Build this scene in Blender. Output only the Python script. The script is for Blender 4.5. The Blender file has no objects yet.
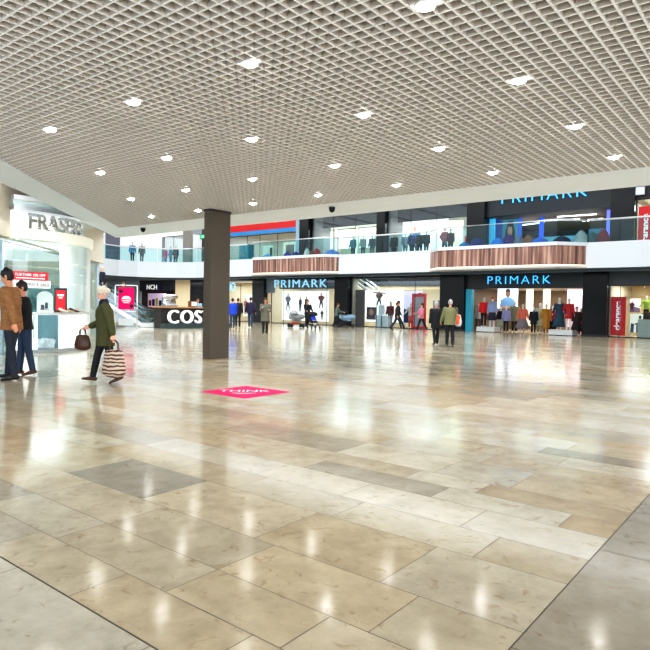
import bpy, bmesh, math, random
from mathutils import Vector, Matrix, Quaternion
rnd = random.Random(7)
PI = math.pi
S = bpy.context.scene
COL = S.collection
R = math.radians

# ------------------------------------------------------------------ camera
EYE = Vector((0, 0, 1.35))
YAW, PIT, ROL, FPX = -.6712, -.0296, -.0181, 611.8
def _basis():
    cy, sy, cp, sp = math.cos(YAW), math.sin(YAW), math.cos(PIT), math.sin(PIT)
    f = Vector((sy*cp, cy*cp, sp)); r = Vector((cy, -sy, 0)); d = f.cross(r)
    cr, sr = math.cos(ROL), math.sin(ROL)
    return cr*r+sr*d, -sr*r+cr*d, f
RT, DN, FW = _basis()
cam = bpy.data.cameras.new('camera'); cam.sensor_width = 36; cam.lens = FPX/650*36
cam.clip_end = 300
co = bpy.data.objects.new('camera', cam); COL.objects.link(co)
co.matrix_world = Matrix(((RT.x, -DN.x, -FW.x, EYE.x), (RT.y, -DN.y, -FW.y, EYE.y), (RT.z, -DN.z, -FW.z, EYE.z), (0, 0, 0, 1)))
S.camera = co
def ray(px, py): return RT*((px-325)/FPX)+DN*((py-325)/FPX)+FW
def gz(px, py, z=0.0):                    # the place on a level at height z seen at a pixel
    d = ray(px, py); return EYE+d*((z-EYE.z)/d.z)
def gy(px, py, Y):                        # the place on the upright plane y = Y
    d = ray(px, py); return EYE+d*(Y/d.y)
def gx(px, Y): return gy(px, 305, Y).x

# ------------------------------------------------------------------ materials
_M = {}
def mat(name, col, rough=.5, metal=0., emit=None, es=1., noise=0., nscale=8., bump=0., coat=0., spec=.5):
    if name in _M: return _M[name]
    m = bpy.data.materials.new(name); m.use_nodes = True; _M[name] = m
    nt = m.node_tree; b = nt.nodes['Principled BSDF']
    b.inputs['Base Color'].default_value = (*col, 1); b.inputs['Roughness'].default_value = rough
    b.inputs['Metallic'].default_value = metal; b.inputs['Coat Weight'].default_value = coat
    b.inputs['Specular IOR Level'].default_value = spec
    if emit: b.inputs['Emission Color'].default_value = (*emit, 1); b.inputs['Emission Strength'].default_value = es
    if noise or bump:
        tc = nt.nodes.new('ShaderNodeTexCoord'); n = nt.nodes.new('ShaderNodeTexNoise')
        n.inputs['Scale'].default_value = nscale; n.inputs['Detail'].default_value = 4
        nt.links.new(tc.outputs['Object'], n.inputs['Vector'])
        if noise:
            mx = nt.nodes.new('ShaderNodeMix'); mx.data_type = 'RGBA'
            mx.inputs[6].default_value = (*[max(0, c*(1-noise)) for c in col], 1); mx.inputs[7].default_value = (*[min(1, c*(1+noise)) for c in col], 1)
            nt.links.new(n.outputs['Fac'], mx.inputs[0]); nt.links.new(mx.outputs[2], b.inputs['Base Color'])
        if bump:
            bp = nt.nodes.new('ShaderNodeBump'); bp.inputs['Strength'].default_value = bump; bp.inputs['Distance'].default_value = .02
            nt.links.new(n.outputs['Fac'], bp.inputs['Height']); nt.links.new(bp.outputs['Normal'], b.inputs['Normal'])
    return m
def lin(r, g, b):                          # 0-255 display colour to linear
    f = lambda c: (c/255/12.92) if c/255 <= .04045 else ((c/255+.055)/1.055)**2.4
    return (f(r), f(g), f(b))
def cl(name, rgb, rough=.75, **k): return mat('cloth_'+name, lin(*rgb), rough, noise=.25, nscale=25, bump=.15, **k)
def glass(name, tint, gl=.08, rough=.02):
    if name in _M: return _M[name]
    m = bpy.data.materials.new(name); m.use_nodes = True; _M[name] = m; nt = m.node_tree
    nt.nodes.remove(nt.nodes['Principled BSDF']); out = nt.nodes['Material Output']
    t = nt.nodes.new('ShaderNodeBsdfTransparent'); t.inputs[0].default_value = (*tint, 1)
    g = nt.nodes.new('ShaderNodeBsdfGlossy'); g.inputs['Roughness'].default_value = rough
    fr = nt.nodes.new('ShaderNodeLayerWeight'); fr.inputs[0].default_value = .25
    mu = nt.nodes.new('ShaderNodeMath'); mu.operation = 'MULTIPLY_ADD'; mu.inputs[1].default_value = .16; mu.inputs[2].default_value = gl
    mx = nt.nodes.new('ShaderNodeMixShader')
    nt.links.new(fr.outputs['Facing'], mu.inputs[0]); nt.links.new(mu.outputs[0], mx.inputs[0])
    nt.links.new(t.outputs[0], mx.inputs[1]); nt.links.new(g.outputs[0], mx.inputs[2]); nt.links.new(mx.outputs[0], out.inputs[0])
    return m
WHITE = mat('white_paint', (.80, .80, .79), .45, noise=.03, nscale=2)
SOFFIT = mat('white_plaster', (.79, .86, .95), .6, noise=.03, nscale=2)
BLACK = mat('black_panel', (.010, .011, .013), .15, noise=.2, nscale=3, spec=.25)
CHAR = mat('charcoal_panel', (.03, .037, .045), .35, noise=.15, nscale=3)
STEEL = mat('brushed_steel', (.6, .62, .64), .28, 1., noise=.1, nscale=20)
CHROME = mat('polished_chrome', (.75, .76, .78), .08, 1., noise=.02)
BEIGE = mat('beige_wall', lin(205, 192, 166), .6, noise=.06, nscale=3)
DARK = mat('dark_metal', (.03, .03, .033), .4, .3, noise=.1)
RUBBER = mat('black_rubber', (.015, .015, .016), .6, noise=.1)
GLASS = glass('clear_glass', (.93, .97, .97))
GRGLASS = glass('green_glass', (.74, .90, .91), .02)
SHOPGLASS = glass('shop_window_glass', (.86, .92, .94), .02)
RED = mat('red_board', lin(205, 18, 28), .45, noise=.05)
PINK = mat('pink_vinyl', lin(236, 8, 108), .6, noise=.05, spec=.15)
WTXT = mat('white_lettering', (.9, .9, .9), .4, emit=(1, 1, 1), es=.35, noise=.01)
SKIN = mat('skin', lin(214, 150, 118), .5, noise=.06, nscale=12)
SKIN2 = mat('skin_fair', lin(222, 170, 148), .5, noise=.06, nscale=12)
MANQ = mat('mannequin_white', (.72, .70, .68), .35, noise=.03)
def lightbox(name, rgb, es): return mat('lightbox_'+name, lin(*rgb), .5, emit=lin(*rgb), es=es, noise=.02)  # glow on back walls and boards stands in for shop lighting

# ------------------------------------------------------------------ mesh builders
class MB:
    def __init__(s): s.bm = bmesh.new(); s.mi = 0
    def quad(s, *p):
        f = s.bm.faces.new([s.bm.verts.new(q) for q in p]); f.material_index = s.mi; return f
    def box(s, x0, x1, y0, y1, z0, z1, M=None, bev=0.):
        v = [Vector((x, y, z)) for z in (z0, z1) for y in (y0, y1) for x in (x0, x1)]
        if M: v = [M @ q for q in v]
        v = [s.bm.verts.new(q) for q in v]; fs = []
        for a in ((0, 2, 3, 1), (4, 5, 7, 6), (0, 1, 5, 4), (2, 6, 7, 3), (0, 4, 6, 2), (1, 3, 7, 5)):
            f = s.bm.faces.new([v[i] for i in a]); f.material_index = s.mi; fs.append(f)
        if bev:
            ed = list({e for f in fs for e in f.edges})
            r = bmesh.ops.bevel(s.bm, geom=ed, offset=bev, segments=2, affect='EDGES', profile=.5)
            for f in r['faces']: f.material_index = s.mi
        return s
    def prism(s, poly, z0, z1, M=None):    # plan polygon (ccw) between two heights
        a = [Vector((x, y, z0)) for x, y in poly]; b = [Vector((x, y, z1)) for x, y in poly]
        if M: a = [M @ q for q in a]; b = [M @ q for q in b]
        a = [s.bm.verts.new(q) for q in a]; b = [s.bm.verts.new(q) for q in b]; n = len(a)
        F = [s.bm.faces.new(list(reversed(a))), s.bm.faces.new(b)]+[s.bm.faces.new((a[i], a[(i+1) % n], b[(i+1) % n], b[i])) for i in range(n)]
        for f in F: f.material_index = s.mi
        return s
    def strip(s, path, t, z0, z1, zs=None):  # a wall of thickness t following a plan path (offset to its left)
        n = len(path); off = []
        for i in range(n):
            a = Vector(path[max(0, i-1)]); b = Vector(path[min(n-1, i+1)]); d = (b-a).normalized()
            off.append(Vector(path[i])+Vector((-d.y, d.x))*t)
        for i in range(n-1):
            p, q, r, u = Vector(path[i]), Vector(path[i+1]), off[i+1], off[i]
            for (A, B) in ((p, q), (r, u)):
                f = s.quad((A.x, A.y, z0), (B.x, B.y, z0), (B.x, B.y, z1), (A.x, A.y, z1)); f.smooth = False
            s.quad((p.x, p.y, z1), (q.x, q.y, z1), (r.x, r.y, z1), (u.x, u.y, z1)); s.quad((u.x, u.y, z0), (r.x, r.y, z0), (q.x, q.y, z0), (p.x, p.y, z0))
        for i in (0, n-1):
            p, u = Vector(path[i]), off[i]; s.quad((p.x, p.y, z0), (u.x, u.y, z0), (u.x, u.y, z1), (p.x, p.y, z1))
        return s
    def loft(s, pts, rad, seg=12, up=Vector((1, 0, 0)), cap=True, smooth=True, ends=True):
        pts = [Vector(p) for p in pts]; rad = [(r, r) if not isinstance(r, (tuple, list)) else tuple(r) for r in rad]
        if cap:
            d0 = (pts[0]-pts[1]).normalized(); d1 = (pts[-1]-pts[-2]).normalized()
            a, b = rad[0], rad[-1]; e0, e1 = min(a), min(b)
            pts = [pts[0]+d0*e0*.8, pts[0]+d0*e0*.5]+pts+[pts[-1]+d1*e1*.5, pts[-1]+d1*e1*.8]
            rad = [(a[0]*.3, a[1]*.3), (a[0]*.78, a[1]*.78)]+rad+[(b[0]*.78, b[1]*.78), (b[0]*.3, b[1]*.3)]
        rings = []; n = len(pts)
        for i in range(n):
            t = (pts[min(n-1, i+1)]-pts[max(0, i-1)])
            t = t.normalized() if t.length > 1e-9 else Vector((0, 0, 1))
            x = up-t*up.dot(t)
            if x.length < .05: x = Vector((0, 1, 0))-t*t.y
            x.normalize(); y = t.cross(x)
            rings.append([s.bm.verts.new(pts[i]+x*rad[i][0]*math.cos(2*PI*k/seg)+y*rad[i][1]*math.sin(2*PI*k/seg)) for k in range(seg)])
        for i in range(n-1):
            for k in range(seg):
                f = s.bm.faces.new((rings[i][k], rings[i][(k+1) % seg], rings[i+1][(k+1) % seg], rings[i+1][k])); f.smooth = smooth; f.material_index = s.mi
        for r_, rev in ((rings[0], True), (rings[-1], False)) if ends else ():
            f = s.bm.faces.new(list(reversed(r_)) if rev else r_); f.material_index = s.mi
        return s
    def tube(s, pts, r, seg=8): return s.loft(pts, [r]*len(pts), seg, cap=False)
    def cyl(s, x, y, z0, z1, r, seg=20, r2=None): return s.loft([(x, y, z0), (x, y, z1)], [r, r2 if r2 is not None else r], seg, cap=False)
    def lathe(s, prof, c=(0, 0, 0), seg=24, ends=True):      # rings straight from the profile, may fold back on itself
        c = Vector(c); rings = [[s.bm.verts.new(c+Vector((max(r, .0005)*math.cos(2*PI*k/seg), max(r, .0005)*math.sin(2*PI*k/seg), z))) for k in range(seg)] for r, z in prof]
        for i in range(len(rings)-1):
            for k in range(seg):
                f = s.bm.faces.new((rings[i][k], rings[i][(k+1) % seg], rings[i+1][(k+1) % seg], rings[i+1][k])); f.smooth = True; f.material_index = s.mi
        if ends: s.bm.faces.new(list(reversed(rings[0]))); s.bm.faces.new(rings[-1])
        return s
    def ell(s, c, rx, ry, rz, seg=14, n=8, M=None):
        pr = []
        bm0 = len(s.bm.verts)
        s.loft([Vector((0, 0, -rz*math.cos(PI*i/n)))+Vector((0, 0, 0)) for i in range(n+1)], [(max(.001, rx*math.sin(PI*i/n)), max(.001, ry*math.sin(PI*i/n))) for i in range(n+1)], seg, cap=False)
        s.bm.verts.ensure_lookup_table(); c = Vector(c)
        for v in s.bm.verts[bm0:]: v.co = (M @ v.co if M else v.co)+c
        return s
    def xf(s, M):
        bmesh.ops.transform(s.bm, matrix=M, verts=s.bm.verts); return s
    def mesh(s, name, mats):
        me = bpy.data.meshes.new(name); bmesh.ops.recalc_face_normals(s.bm, faces=s.bm.faces); s.bm.to_mesh(me); s.bm.free()
        for m in (mats if isinstance(mats, (list, tuple)) else [mats]): me.materials.append(m)
        return me
    def build(s, name, mats, parent=None):
        o = bpy.data.objects.new(name, s.mesh(name, mats)); COL.objects.link(o)
        if parent: o.parent = parent
        return o
def tag(o, label, cat, group=None):
    o['label'] = label; o['category'] = cat
    if group: o['group'] = group
    return o
def struct(o, label=None):
    o['kind'] = 'structure'
    if label: o['label'] = label
    return o
def thing(name, label, cat, loc=(0, 0, 0), rz=0., group=None):
    o = bpy.data.objects.new(name, None); COL.objects.link(o); o.empty_display_size = .2
    o.location = loc; o.rotation_euler = (0, 0, rz); return tag(o, label, cat, group)
def fuse(mb, name, m, parent=None, voxel=.012, smooth=3):      # one continuous skin over overlapping limbs
    me = mb.mesh(name, m); t = bpy.data.objects.new('t', me); COL.objects.link(t)
    md = t.modifiers.new('r', 'REMESH'); md.mode = 'VOXEL'; md.voxel_size = voxel; md.use_smooth_shade = True
    if smooth: sm = t.modifiers.new('s', 'SMOOTH'); sm.iterations = smooth; sm.factor = .5
    dg = bpy.context.evaluated_depsgraph_get()
    m2 = bpy.data.meshes.new_from_object(t.evaluated_get(dg)); m2.name = name
    bpy.data.objects.remove(t); bpy.data.meshes.remove(me)
    m2.materials.clear(); m2.materials.append(m)
    o = bpy.data.objects.new(name, m2); COL.objects.link(o)
    if parent: o.parent = parent
    return o
def text(s, size, ext, m, name, parent=None, M=None, fn=None, off=0., space=1., align='LEFT', width=None, bold=0.):
    c = bpy.data.curves.new('t', 'FONT'); c.body = s; c.size = size; c.extrude = ext; c.align_x = align; c.space_character = space; c.offset = bold
    t = bpy.data.objects.new('t', c); COL.objects.link(t)
    dg = bpy.context.evaluated_depsgraph_get(); me = bpy.data.meshes.new_from_object(t.evaluated_get(dg))
    bpy.data.objects.remove(t); bpy.data.curves.remove(c); me.name = name
    if width:
        xs = [v.co.x for v in me.vertices]; a, b = min(xs), max(xs)
        for v in me.vertices: v.co.x = (v.co.x-a)*width/(b-a)
    if fn:
        for v in me.vertices: v.co = fn(v.co)
    if M: me.transform(M)
    me.materials.clear(); me.materials.append(m)
    o = bpy.data.objects.new(name, me); COL.objects.link(o)
    if parent: o.parent = parent
    return o
def MX(loc, rz=0., up=True):              # upright text: local x along the wall, local y up; rz = 0 faces -Y
    M = Matrix.Translation(loc) @ Matrix.Rotation(rz, 4, 'Z')
    return M @ Matrix.Rotation(PI/2, 4, 'X') if up else M

# ------------------------------------------------------------------ floor
YF = 35.4
def make_floor():
    bm = bmesh.new(); cl_ = bm.loops.layers.float_color.new('tile')
    P = dict(cream=(.62, .55, .43), white=(.74, .69, .58), tan=(.50, .41, .28), warm=(.57, .48, .34), grey=(.40, .37, .31), orange=(.50, .36, .19), beige=(.55, .475, .35), dgrey=(.29, .275, .25), pale=(.66, .62, .53))
    def tile(x0, x1, y0, y1, c, g=.0022):
        c = P[c]; c = [a*.62+q*.38 for a, q in zip(c, (.57, .485, .345))]; k = rnd.uniform(.94, 1.06); w = rnd.uniform(-.015, .015); z_ = rnd.random()
        f = bm.faces.new([bm.verts.new((x, y, 0)) for x, y in ((x0+g, y0+g), (x1-g, y0+g), (x1-g, y1-g), (x0+g, y1-g))])
        for l in f.loops: l[cl_] = (c[0]*k+w, c[1]*k, c[2]*k-w, z_)
    pool = ['cream']*5+['white']*4+['beige']*5+['warm']*3+['tan']*2+['grey']*2+['pale']*4+['orange']
    def row(y0, y1, spec=None, x0=-64, x1=-.9, lo=.75, hi=1.35):
        s = spec or []
        a = s[0][0] if s else None
        x = (s[0][0] if s else x1)
        for (u, v, c) in s: tile(u, v, y0, y1, c)
        if not s: x = x1
        while x > x0:
            n = x-rnd.uniform(lo, hi); tile(n, x, y0, y1, rnd.choice(pool)); x = n
    row(-3, -1.6); row(-1.6, -.4); row(-.4, .55)
    row(.55, 1.446, [(-4.3, -3.11, 'pale'), (-3.11, -2.0, 'pale'), (-2.0, -.9, 'cream')])
    row(1.45, 1.765, [(-3.5, -2.63, 'beige'), (-2.63, -1.75, 'warm'), (-1.75, -.9, 'beige')])
    row(1.765, 2.09, [(-4.25, -3.34, 'cream'), (-3.34, -2.33, 'beige'), (-2.33, -1.6, 'beige'), (-1.6, -.9, 'cream')])
    row(2.09, 2.51, [(-4.2, -3.32, 'cream'), (-3.32, -2.33, 'beige'), (-2.33, -1.40, 'warm'), (-1.40, -.9, 'warm')])
    row(2.51, 3.10, [(-5.5, -4.57, 'cream'), (-4.57, -3.58, 'dgrey'), (-3.58, -2.49, 'cream'), (-2.49, -1.62, 'warm'), (-1.62, -.9, 'cream')])
    row(3.10, 3.48, [(-4.35, -3.3, 'beige'), (-3.3, -2.38, 'cream'), (-2.38, -1.405, 'white'), (-1.405, -.9, 'tan')])
    row(3.48, 3.89, [(-4.95, -4.38, 'white'), (-4.38, -3.45, 'pale'), (-3.45, -2.6, 'white'), (-2.6, -1.67, 'white'), (-1.67, -.9, 'white')])
    row(3.89, 4.2, [(-4.4, -3.3, 'beige'), (-3.3, -2.1, 'grey'), (-2.1, -1.2, 'white'), (-1.2, -.9, 'orange')])
    row(4.2, 4.5, [(-4.6, -3.6, 'cream'), (-3.6, -2.5, 'beige'), (-2.5, -1.9, 'white'), (-1.9, -.9, 'tan')])
    row(4.5, 5.05, [(-6.16, -5.0, 'cream'), (-5.0, -3.42, 'grey'), (-3.42, -2.4, 'white'), (-2.4, -1.75, 'pale'), (-1.75, -.9, 'warm')])
    y = 5.05
    while y < 40:
        h = rnd.choice((.3, .38, .45, .6))*(1 if y < 16 else 1.5); row(y, y+h, lo=.8, hi=1.6); y += h
    y = -3                                       # the greyer strip along the right
    while y < 40:
        h = rnd.uniform(.8, 1.5); tile(-.90, -.36, y, y+h, 'dgrey' if y < 6 else 'grey', .003)
        tile(-.36, .6, y, y+h, rnd.choice(pool)); tile(.6, 1.7, y, y+h, rnd.choice(pool)); tile(1.7, 3, y, y+h, rnd.choice(pool)); y += h
        x = 3
        while x < 9: tile(x, x+1.2, y-h, y, rnd.choice(pool)); x += 1.2
    g = bm.faces.new([bm.verts.new(p) for p in ((-64, -3, -.003), (9, -3, -.003), (9, 40, -.003), (-64, 40, -.003))]); g.material_index = 1
    me = bpy.data.meshes.new('floor'); bm.to_mesh(me); bm.free()
    m = bpy.data.materials.new('polished_travertine'); m.use_nodes = True; nt = m.node_tree; b = nt.nodes['Principled BSDF']; L = nt.links.new; N = nt.nodes.new
    at = N('ShaderNodeVertexColor'); at.layer_name = 'tile'; tc = N('ShaderNodeTexCoord')
    va = N('ShaderNodeVectorMath'); va.operation = 'SCALE'; va.inputs[3].default_value = 1
    ofs = N('ShaderNodeCombineXYZ'); mul = N('ShaderNodeMath'); mul.operation = 'MULTIPLY'; mul.inputs[1].default_value = 40; L(at.outputs['Alpha'], mul.inputs[0]); L(mul.outputs[0], ofs.inputs[2])
    add = N('ShaderNodeVectorMath'); L(tc.outputs['Object'], add.inputs[0]); L(ofs.outputs[0], add.inputs[1])
    n1 = N('ShaderNodeTexNoise'); n1.inputs['Scale'].default_value = 4.2; n1.inputs['Detail'].default_value = 6; n1.inputs['Roughness'].default_value = .65; L(add.outputs[0], n1.inputs['Vector'])
    n2 = N('ShaderNodeTexNoise'); n2.inputs['Scale'].default_value = 11; n2.inputs['Detail'].default_value = 5; n2.inputs['Distortion'].default_value = 1.2; L(add.outputs[0], n2.inputs['Vector'])
    r1 = N('ShaderNodeValToRGB'); r1.color_ramp.elements[0].position = .3; r1.color_ramp.elements[0].color = (.80, .775, .73, 1); r1.color_ramp.elements[1].position = .7; r1.color_ramp.elements[1].color = (1.12, 1.12, 1.12, 1); L(n1.outputs['Fac'], r1.inputs[0])
    r2 = N('ShaderNodeValToRGB'); r2.color_ramp.elements[0].position = .60; r2.color_ramp.elements[0].color = (1, 1, 1, 1); r2.color_ramp.elements[1].position = .74; r2.color_ramp.elements[1].color = (.62, .47, .3, 1); L(n2.outputs['Fac'], r2.inputs[0])
    m1 = N('ShaderNodeMix'); m1.data_type = 'RGBA'; m1.blend_type = 'MULTIPLY'; m1.inputs[0].default_value = 1; L(at.outputs['Color'], m1.inputs[6]); L(r1.outputs[0], m1.inputs[7])
    m2 = N('ShaderNodeMix'); m2.data_type = 'RGBA'; m2.blend_type = 'MULTIPLY'; m2.inputs[0].default_value = .6; L(m1.outputs[2], m2.inputs[6]); L(r2.outputs[0], m2.inputs[7])
    L(m2.outputs[2], b.inputs['Base Color'])
    rr = N('ShaderNodeMapRange'); rr.inputs[3].default_value = .085; rr.inputs[4].default_value = .17; L(n1.outputs['Fac'], rr.inputs[0]); L(rr.outputs[0], b.inputs['Roughness'])
    bp = N('ShaderNodeBump'); bp.inputs['Strength'].default_value = .012; bp.inputs['Distance'].default_value = .02; L(n1.outputs['Fac'], bp.inputs['Height']); L(bp.outputs[0], b.inputs['Normal'])
    b.inputs['IOR'].default_value = 1.5; b.inputs['Specular IOR Level'].default_value = .55
    me.materials.append(m); me.materials.append(mat('grout', (.17, .145, .11), .8, noise=.1))
    o = bpy.data.objects.new('floor', me); COL.objects.link(o)
    struct(o, 'polished travertine floor of staggered cream, tan and grey stone slabs')
make_floor()

# ------------------------------------------------------------------ low ceiling over the near part
ZC = 3.66; EDGE_Y = 10.82; BAND_Y = 12.38; K45 = -5.9; K45B = -6.95; CELL = .1264
BLADE = [mat('blade_shaded_side', (.62, .575, .525), .5, noise=.04), mat('blade_lit_edge', (.87, .90, .97), .4, noise=.02)]  # darker sides paint the shade in the cells, paler edges the lit undersides
def grid(xr, yr, z, clip, h=.085, t=.0102, name='ceiling', step=CELL, m=BLADE):
    b = MB()
    n0 = int(math.floor(xr[0]/step)); n1 = int(xr[1]/step)
    for i in range(n0, n1+1):
        x = i*step+.03; a, c = clip('x', x)
        if c-a > .05: b.box(x-t, x+t, max(a, yr[0]), min(c, yr[1]), z, z+h)
    for j in range(int(yr[0]/step), int(yr[1]/step)+1):
        y = j*step+.04; a, c = clip('y', y)
        if min(c, xr[1])-max(a, xr[0]) > .05: b.box(max(a, xr[0]), min(c, xr[1]), y-t, y+t, z+.001, z+h-.001)
    o = b.build(name, m)
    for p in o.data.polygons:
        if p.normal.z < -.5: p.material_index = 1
    return struct(o)
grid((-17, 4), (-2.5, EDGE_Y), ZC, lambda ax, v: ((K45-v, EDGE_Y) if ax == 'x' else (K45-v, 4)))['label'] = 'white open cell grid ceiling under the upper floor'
GREYB = [mat('grey_blade_shaded_side', (.55, .55, .58), .55, noise=.04), mat('grey_blade_lit_edge', (.72, .72, .76), .5, noise=.03)]  # same painted shading: dark sides, light bottom edges
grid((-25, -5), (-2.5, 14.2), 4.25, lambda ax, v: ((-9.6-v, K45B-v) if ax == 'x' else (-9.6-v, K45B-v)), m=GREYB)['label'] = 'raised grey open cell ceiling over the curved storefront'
PLEN = mat('dark_plenum', (.05, .045, .04), .9, noise=.1)
b = MB(); b.prism([(-17, 11.0), (-3.2, -2.8), (5, -2.8), (5, 11.0)], 4.0, 4.08); struct(b.build('ceiling', PLEN), 'dark void above the open cell grid')
b = MB(); b.prism([(-25, 16), (-25, 15.4), (-6.5, -3), (-4.2, -2.8), (-18, 11.2)], 4.5, 4.56); struct(b.build('ceiling', PLEN), 'dark void above the raised grey grid')
b = MB()
b.prism([(K45-EDGE_Y, EDGE_Y), (5, EDGE_Y), (5, BAND_Y), (K45B-BAND_Y-.0, BAND_Y), (K45B-EDGE_Y+.0, EDGE_Y)], ZC, 4.6)
b.prism([(K45-EDGE_Y, EDGE_Y), (K45B-EDGE_Y, EDGE_Y), (K45B+2.5, -2.5), (K45+2.5, -2.5)], ZC, 4.6)
struct(b.build('trim_1', SOFFIT), 'plain white plaster border around the grid ceiling')
LAMPS = []
def ceiling_light(x, y, label):
    t = thing('ceiling_light', label, 'ceiling light', (x, y, ZC-.012), 0, 'round downlights in the grid ceiling')
    r = MB(); r.lathe([(.074, .004), (.088, .0), (.09, .012), (.074, .014), (.073, .004)], seg=24, ends=False); r.build('rim', mat('white_rim', (.85, .85, .85), .4, noise=.01), t)
    d = MB(); d.lathe([(.0, -.020), (.03, -.018), (.055, -.009), (.072, .005), (.072, .012), (.0, .013)], seg=20); d.build('diffuser', mat('downlight_lens', (1, 1, 1), .5, emit=(1, .97, .93), es=45, noise=.01), t)
    LAMPS.append((x, y))
SP = 1.8952; LX, LY = -2.382, 4.156
ordn = ['first', 'second', 'third', 'fourth', 'fifth', 'sixth', 'seventh']
rown = ['frontmost', 'second', 'third', 'fourth', 'fifth']
for i in range(4):
    y = LY+SP*i; xs = []
    for j in range(9):
        x = LX-SP*j
        if x+y > K45+.3 and y < EDGE_Y-.2: xs.append(x)
    n = 0
    for j, x in enumerate(xs):
        ceiling_light(x, y, 'round white downlight, %s from the right in the %s diagonal row of ceiling lights' % (ordn[j] if j else 'first', rown[i]))
def dome(px, py, z, label):
    p = gz(px, py, z); t = thing('dome_camera', label, 'security camera', (p.x, p.y, z))
    b = MB(); b.cyl(0, 0, -.035, 0, .075); b.build('base', DARK, t)
    b = MB(); b.lathe([(.07, -.035), (.068, -.07), (.052, -.105), (.025, -.125), (.002, -.13)]); b.build('dome', BLACK, t)
dome(332, 207, ZC, 'black dome camera on the white ceiling border right of the red shop fascia')
dome(143, 228, ZC, 'small dark dome camera on the ceiling border left of the dark column')

# near column
colr = mat('dark_taupe_cladding', lin(96, 87, 78), .4, spec=.3, noise=.08, nscale=3)
ct = thing('column', 'dark taupe rectangular column rising from floor to grid ceiling', 'column', (-11.48, 10.14, 0))
cb = MB(); cb.box(-.13, .13, -.31, .31, .03, ZC-.05, bev=.008); cb.build('shaft', colr, ct)
cb = MB(); cb.box(-.142, .142, -.325, .325, 0, .03); cb.build('base', mat('column_foot', lin(150, 132, 108), .5, noise=.1), ct)
cb = MB(); cb.box(-.142, .142, -.325, .325, ZC-.05, ZC-.003); cb.build('collar', mat('column_collar', lin(60, 56, 52), .5, noise=.1), ct)

# floor sticker
t = thing('floor_sticker', 'square pink vinyl floor sticker with white THINK lettering, left of centre', 'floor sticker', (-6.88, 6.70, 0))
b = MB(); b.box(-.5, .5, -.5, .5, .0005, .0025); b.build('backing', PINK, t)
TW = mat('sticker_white', (.85, .85, .85), .5, noise=.01)
text('THINK', .30, .0004, TW, 'lettering', t, Matrix.Rotation(R(43), 4, 'Z') @ Matrix.Translation((-.42, .0, .003)), width=.80, bold=.004)
b = MB(); b.box(-.20, .16, -.16, -.13, .0026, .0032, Matrix.Rotation(R(43), 4, 'Z')); b.box(-.14, .10, -.23, -.20, .0026, .0032, Matrix.Rotation(R(43), 4, 'Z')); b.build('small_print', TW, t)
# ------------------------------------------------------------------ two-storey front: y = YF, balcony in front of it
ZB, ZT, ZF, YE = 3.56, 4.85, 4.4, 32.6       # balcony underside, parapet top, upper floor level, parapet face
ZVOID = 9.4
INL = mat('interior_white', (.78, .77, .74), .6, noise=.03)
def shop(name, x0, x1, z0, z1, depth, back, side=None, ceil=None, flr=None, label=None):
    y0, y1 = YF+.12, YF+depth
    b = MB(); b.box(x0, x1, y1, y1+.1, z0, z1); r = struct(b.build('wall_back', back), label)
    for nm, xa in (('wall_left', x0), ('wall_right', x1-.06)): b = MB(); b.box(xa, xa+.06, y0, y1, z0, z1); struct(b.build(nm, side or back))
    b = MB(); b.box(x0, x1, y0, y1, z1, z1+.06); struct(b.build('ceiling', ceil or INL))
    b = MB(); b.box(x0, x1, y0, y1, z0-.03 if z0 > .5 else -.002, z0+.002); struct(b.build('floor', flr or mat('shop_floor', lin(170, 155, 130), .25, noise=.1)))
    return r
def area(loc, sx, sy, energy, col=(1, .96, .9), rot=(0, 0, 0)):
    l = bpy.data.lights.new('shop_and_fill_lamp', 'AREA'); l.shape = 'RECTANGLE'; l.size = sx; l.size_y = sy; l.energy = energy; l.color = col
    o = bpy.data.objects.new('shop_and_fill_lamp', l); COL.objects.link(o); o.location = loc; o.rotation_euler = rot; return o
_wn = [0]
def window(x0, x1, z0, z1, muls=(), m=None, fm=None, y=None, label=None):
    _wn[0] += 1
    y = YF+.04 if y is None else y
    o = bpy.data.objects.new('window_%d' % _wn[0], None); COL.objects.link(o); o.location = (x0, y, z0); struct(o, label)
    w, h = x1-x0, z1-z0
    b = MB(); b.box(0, w, -.03, .03, 0, .05); b.box(0, w, -.03, .03, h-.05, h); b.box(0, .04, -.03, .03, .05, h-.05); b.box(w-.04, w, -.03, .03, .05, h-.05)
    for q in muls: b.box(q*w-.012, q*w+.012, -.02, .02, .05, h-.05)
    b.build('frame', fm or DARK, o)
    b = MB(); e = [0]+list(muls)+[1]
    for i in range(len(e)-1): b.box(e[i]*w+.015, e[i+1]*w-.015, -.006, .006, .05, h-.05)
    b.build('pane', m or SHOPGLASS, o); return o
X = lambda px: gx(px, YF)
# slab of the upper gallery and its soffit, following the curved parapet
path = [(-41.0, 22.6), (-42.3, 24.6), (-43.5, 26.6), (-44.0, 28.4), (-43.8, 30.0), (-43.0, 31.4), (-41.6, 32.4), (-39.8, 32.9), (-37.6, YE+.2), (-35.4, YE)]
path += [(-33.6, YE), (-25.6, YE), (-18.0, YE), (-9.2, YE), (3, YE)]
poly = [(x-(.06 if i < 9 else 0), y+.06) for i, (x, y) in enumerate(path)]+[(3, YF+8), (-60, YF+8), (-60, 20), (-44, 20)]
b = MB(); b.prism(poly, ZB+.02, ZF); SLAB = mat('gallery_slab', lin(120, 128, 136), .5, noise=.05)
struct(b.build('floor', [SLAB]), 'floor slab of the upper shopping level')
b = MB(); b.strip(path, .14, ZB, ZT); PARA = mat('white_parapet', (.67, .715, .77), .4, noise=.02, nscale=1.5)
struct(b.build('trim_2', PARA), 'smooth white curved balcony parapet of the upper level')
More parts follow.
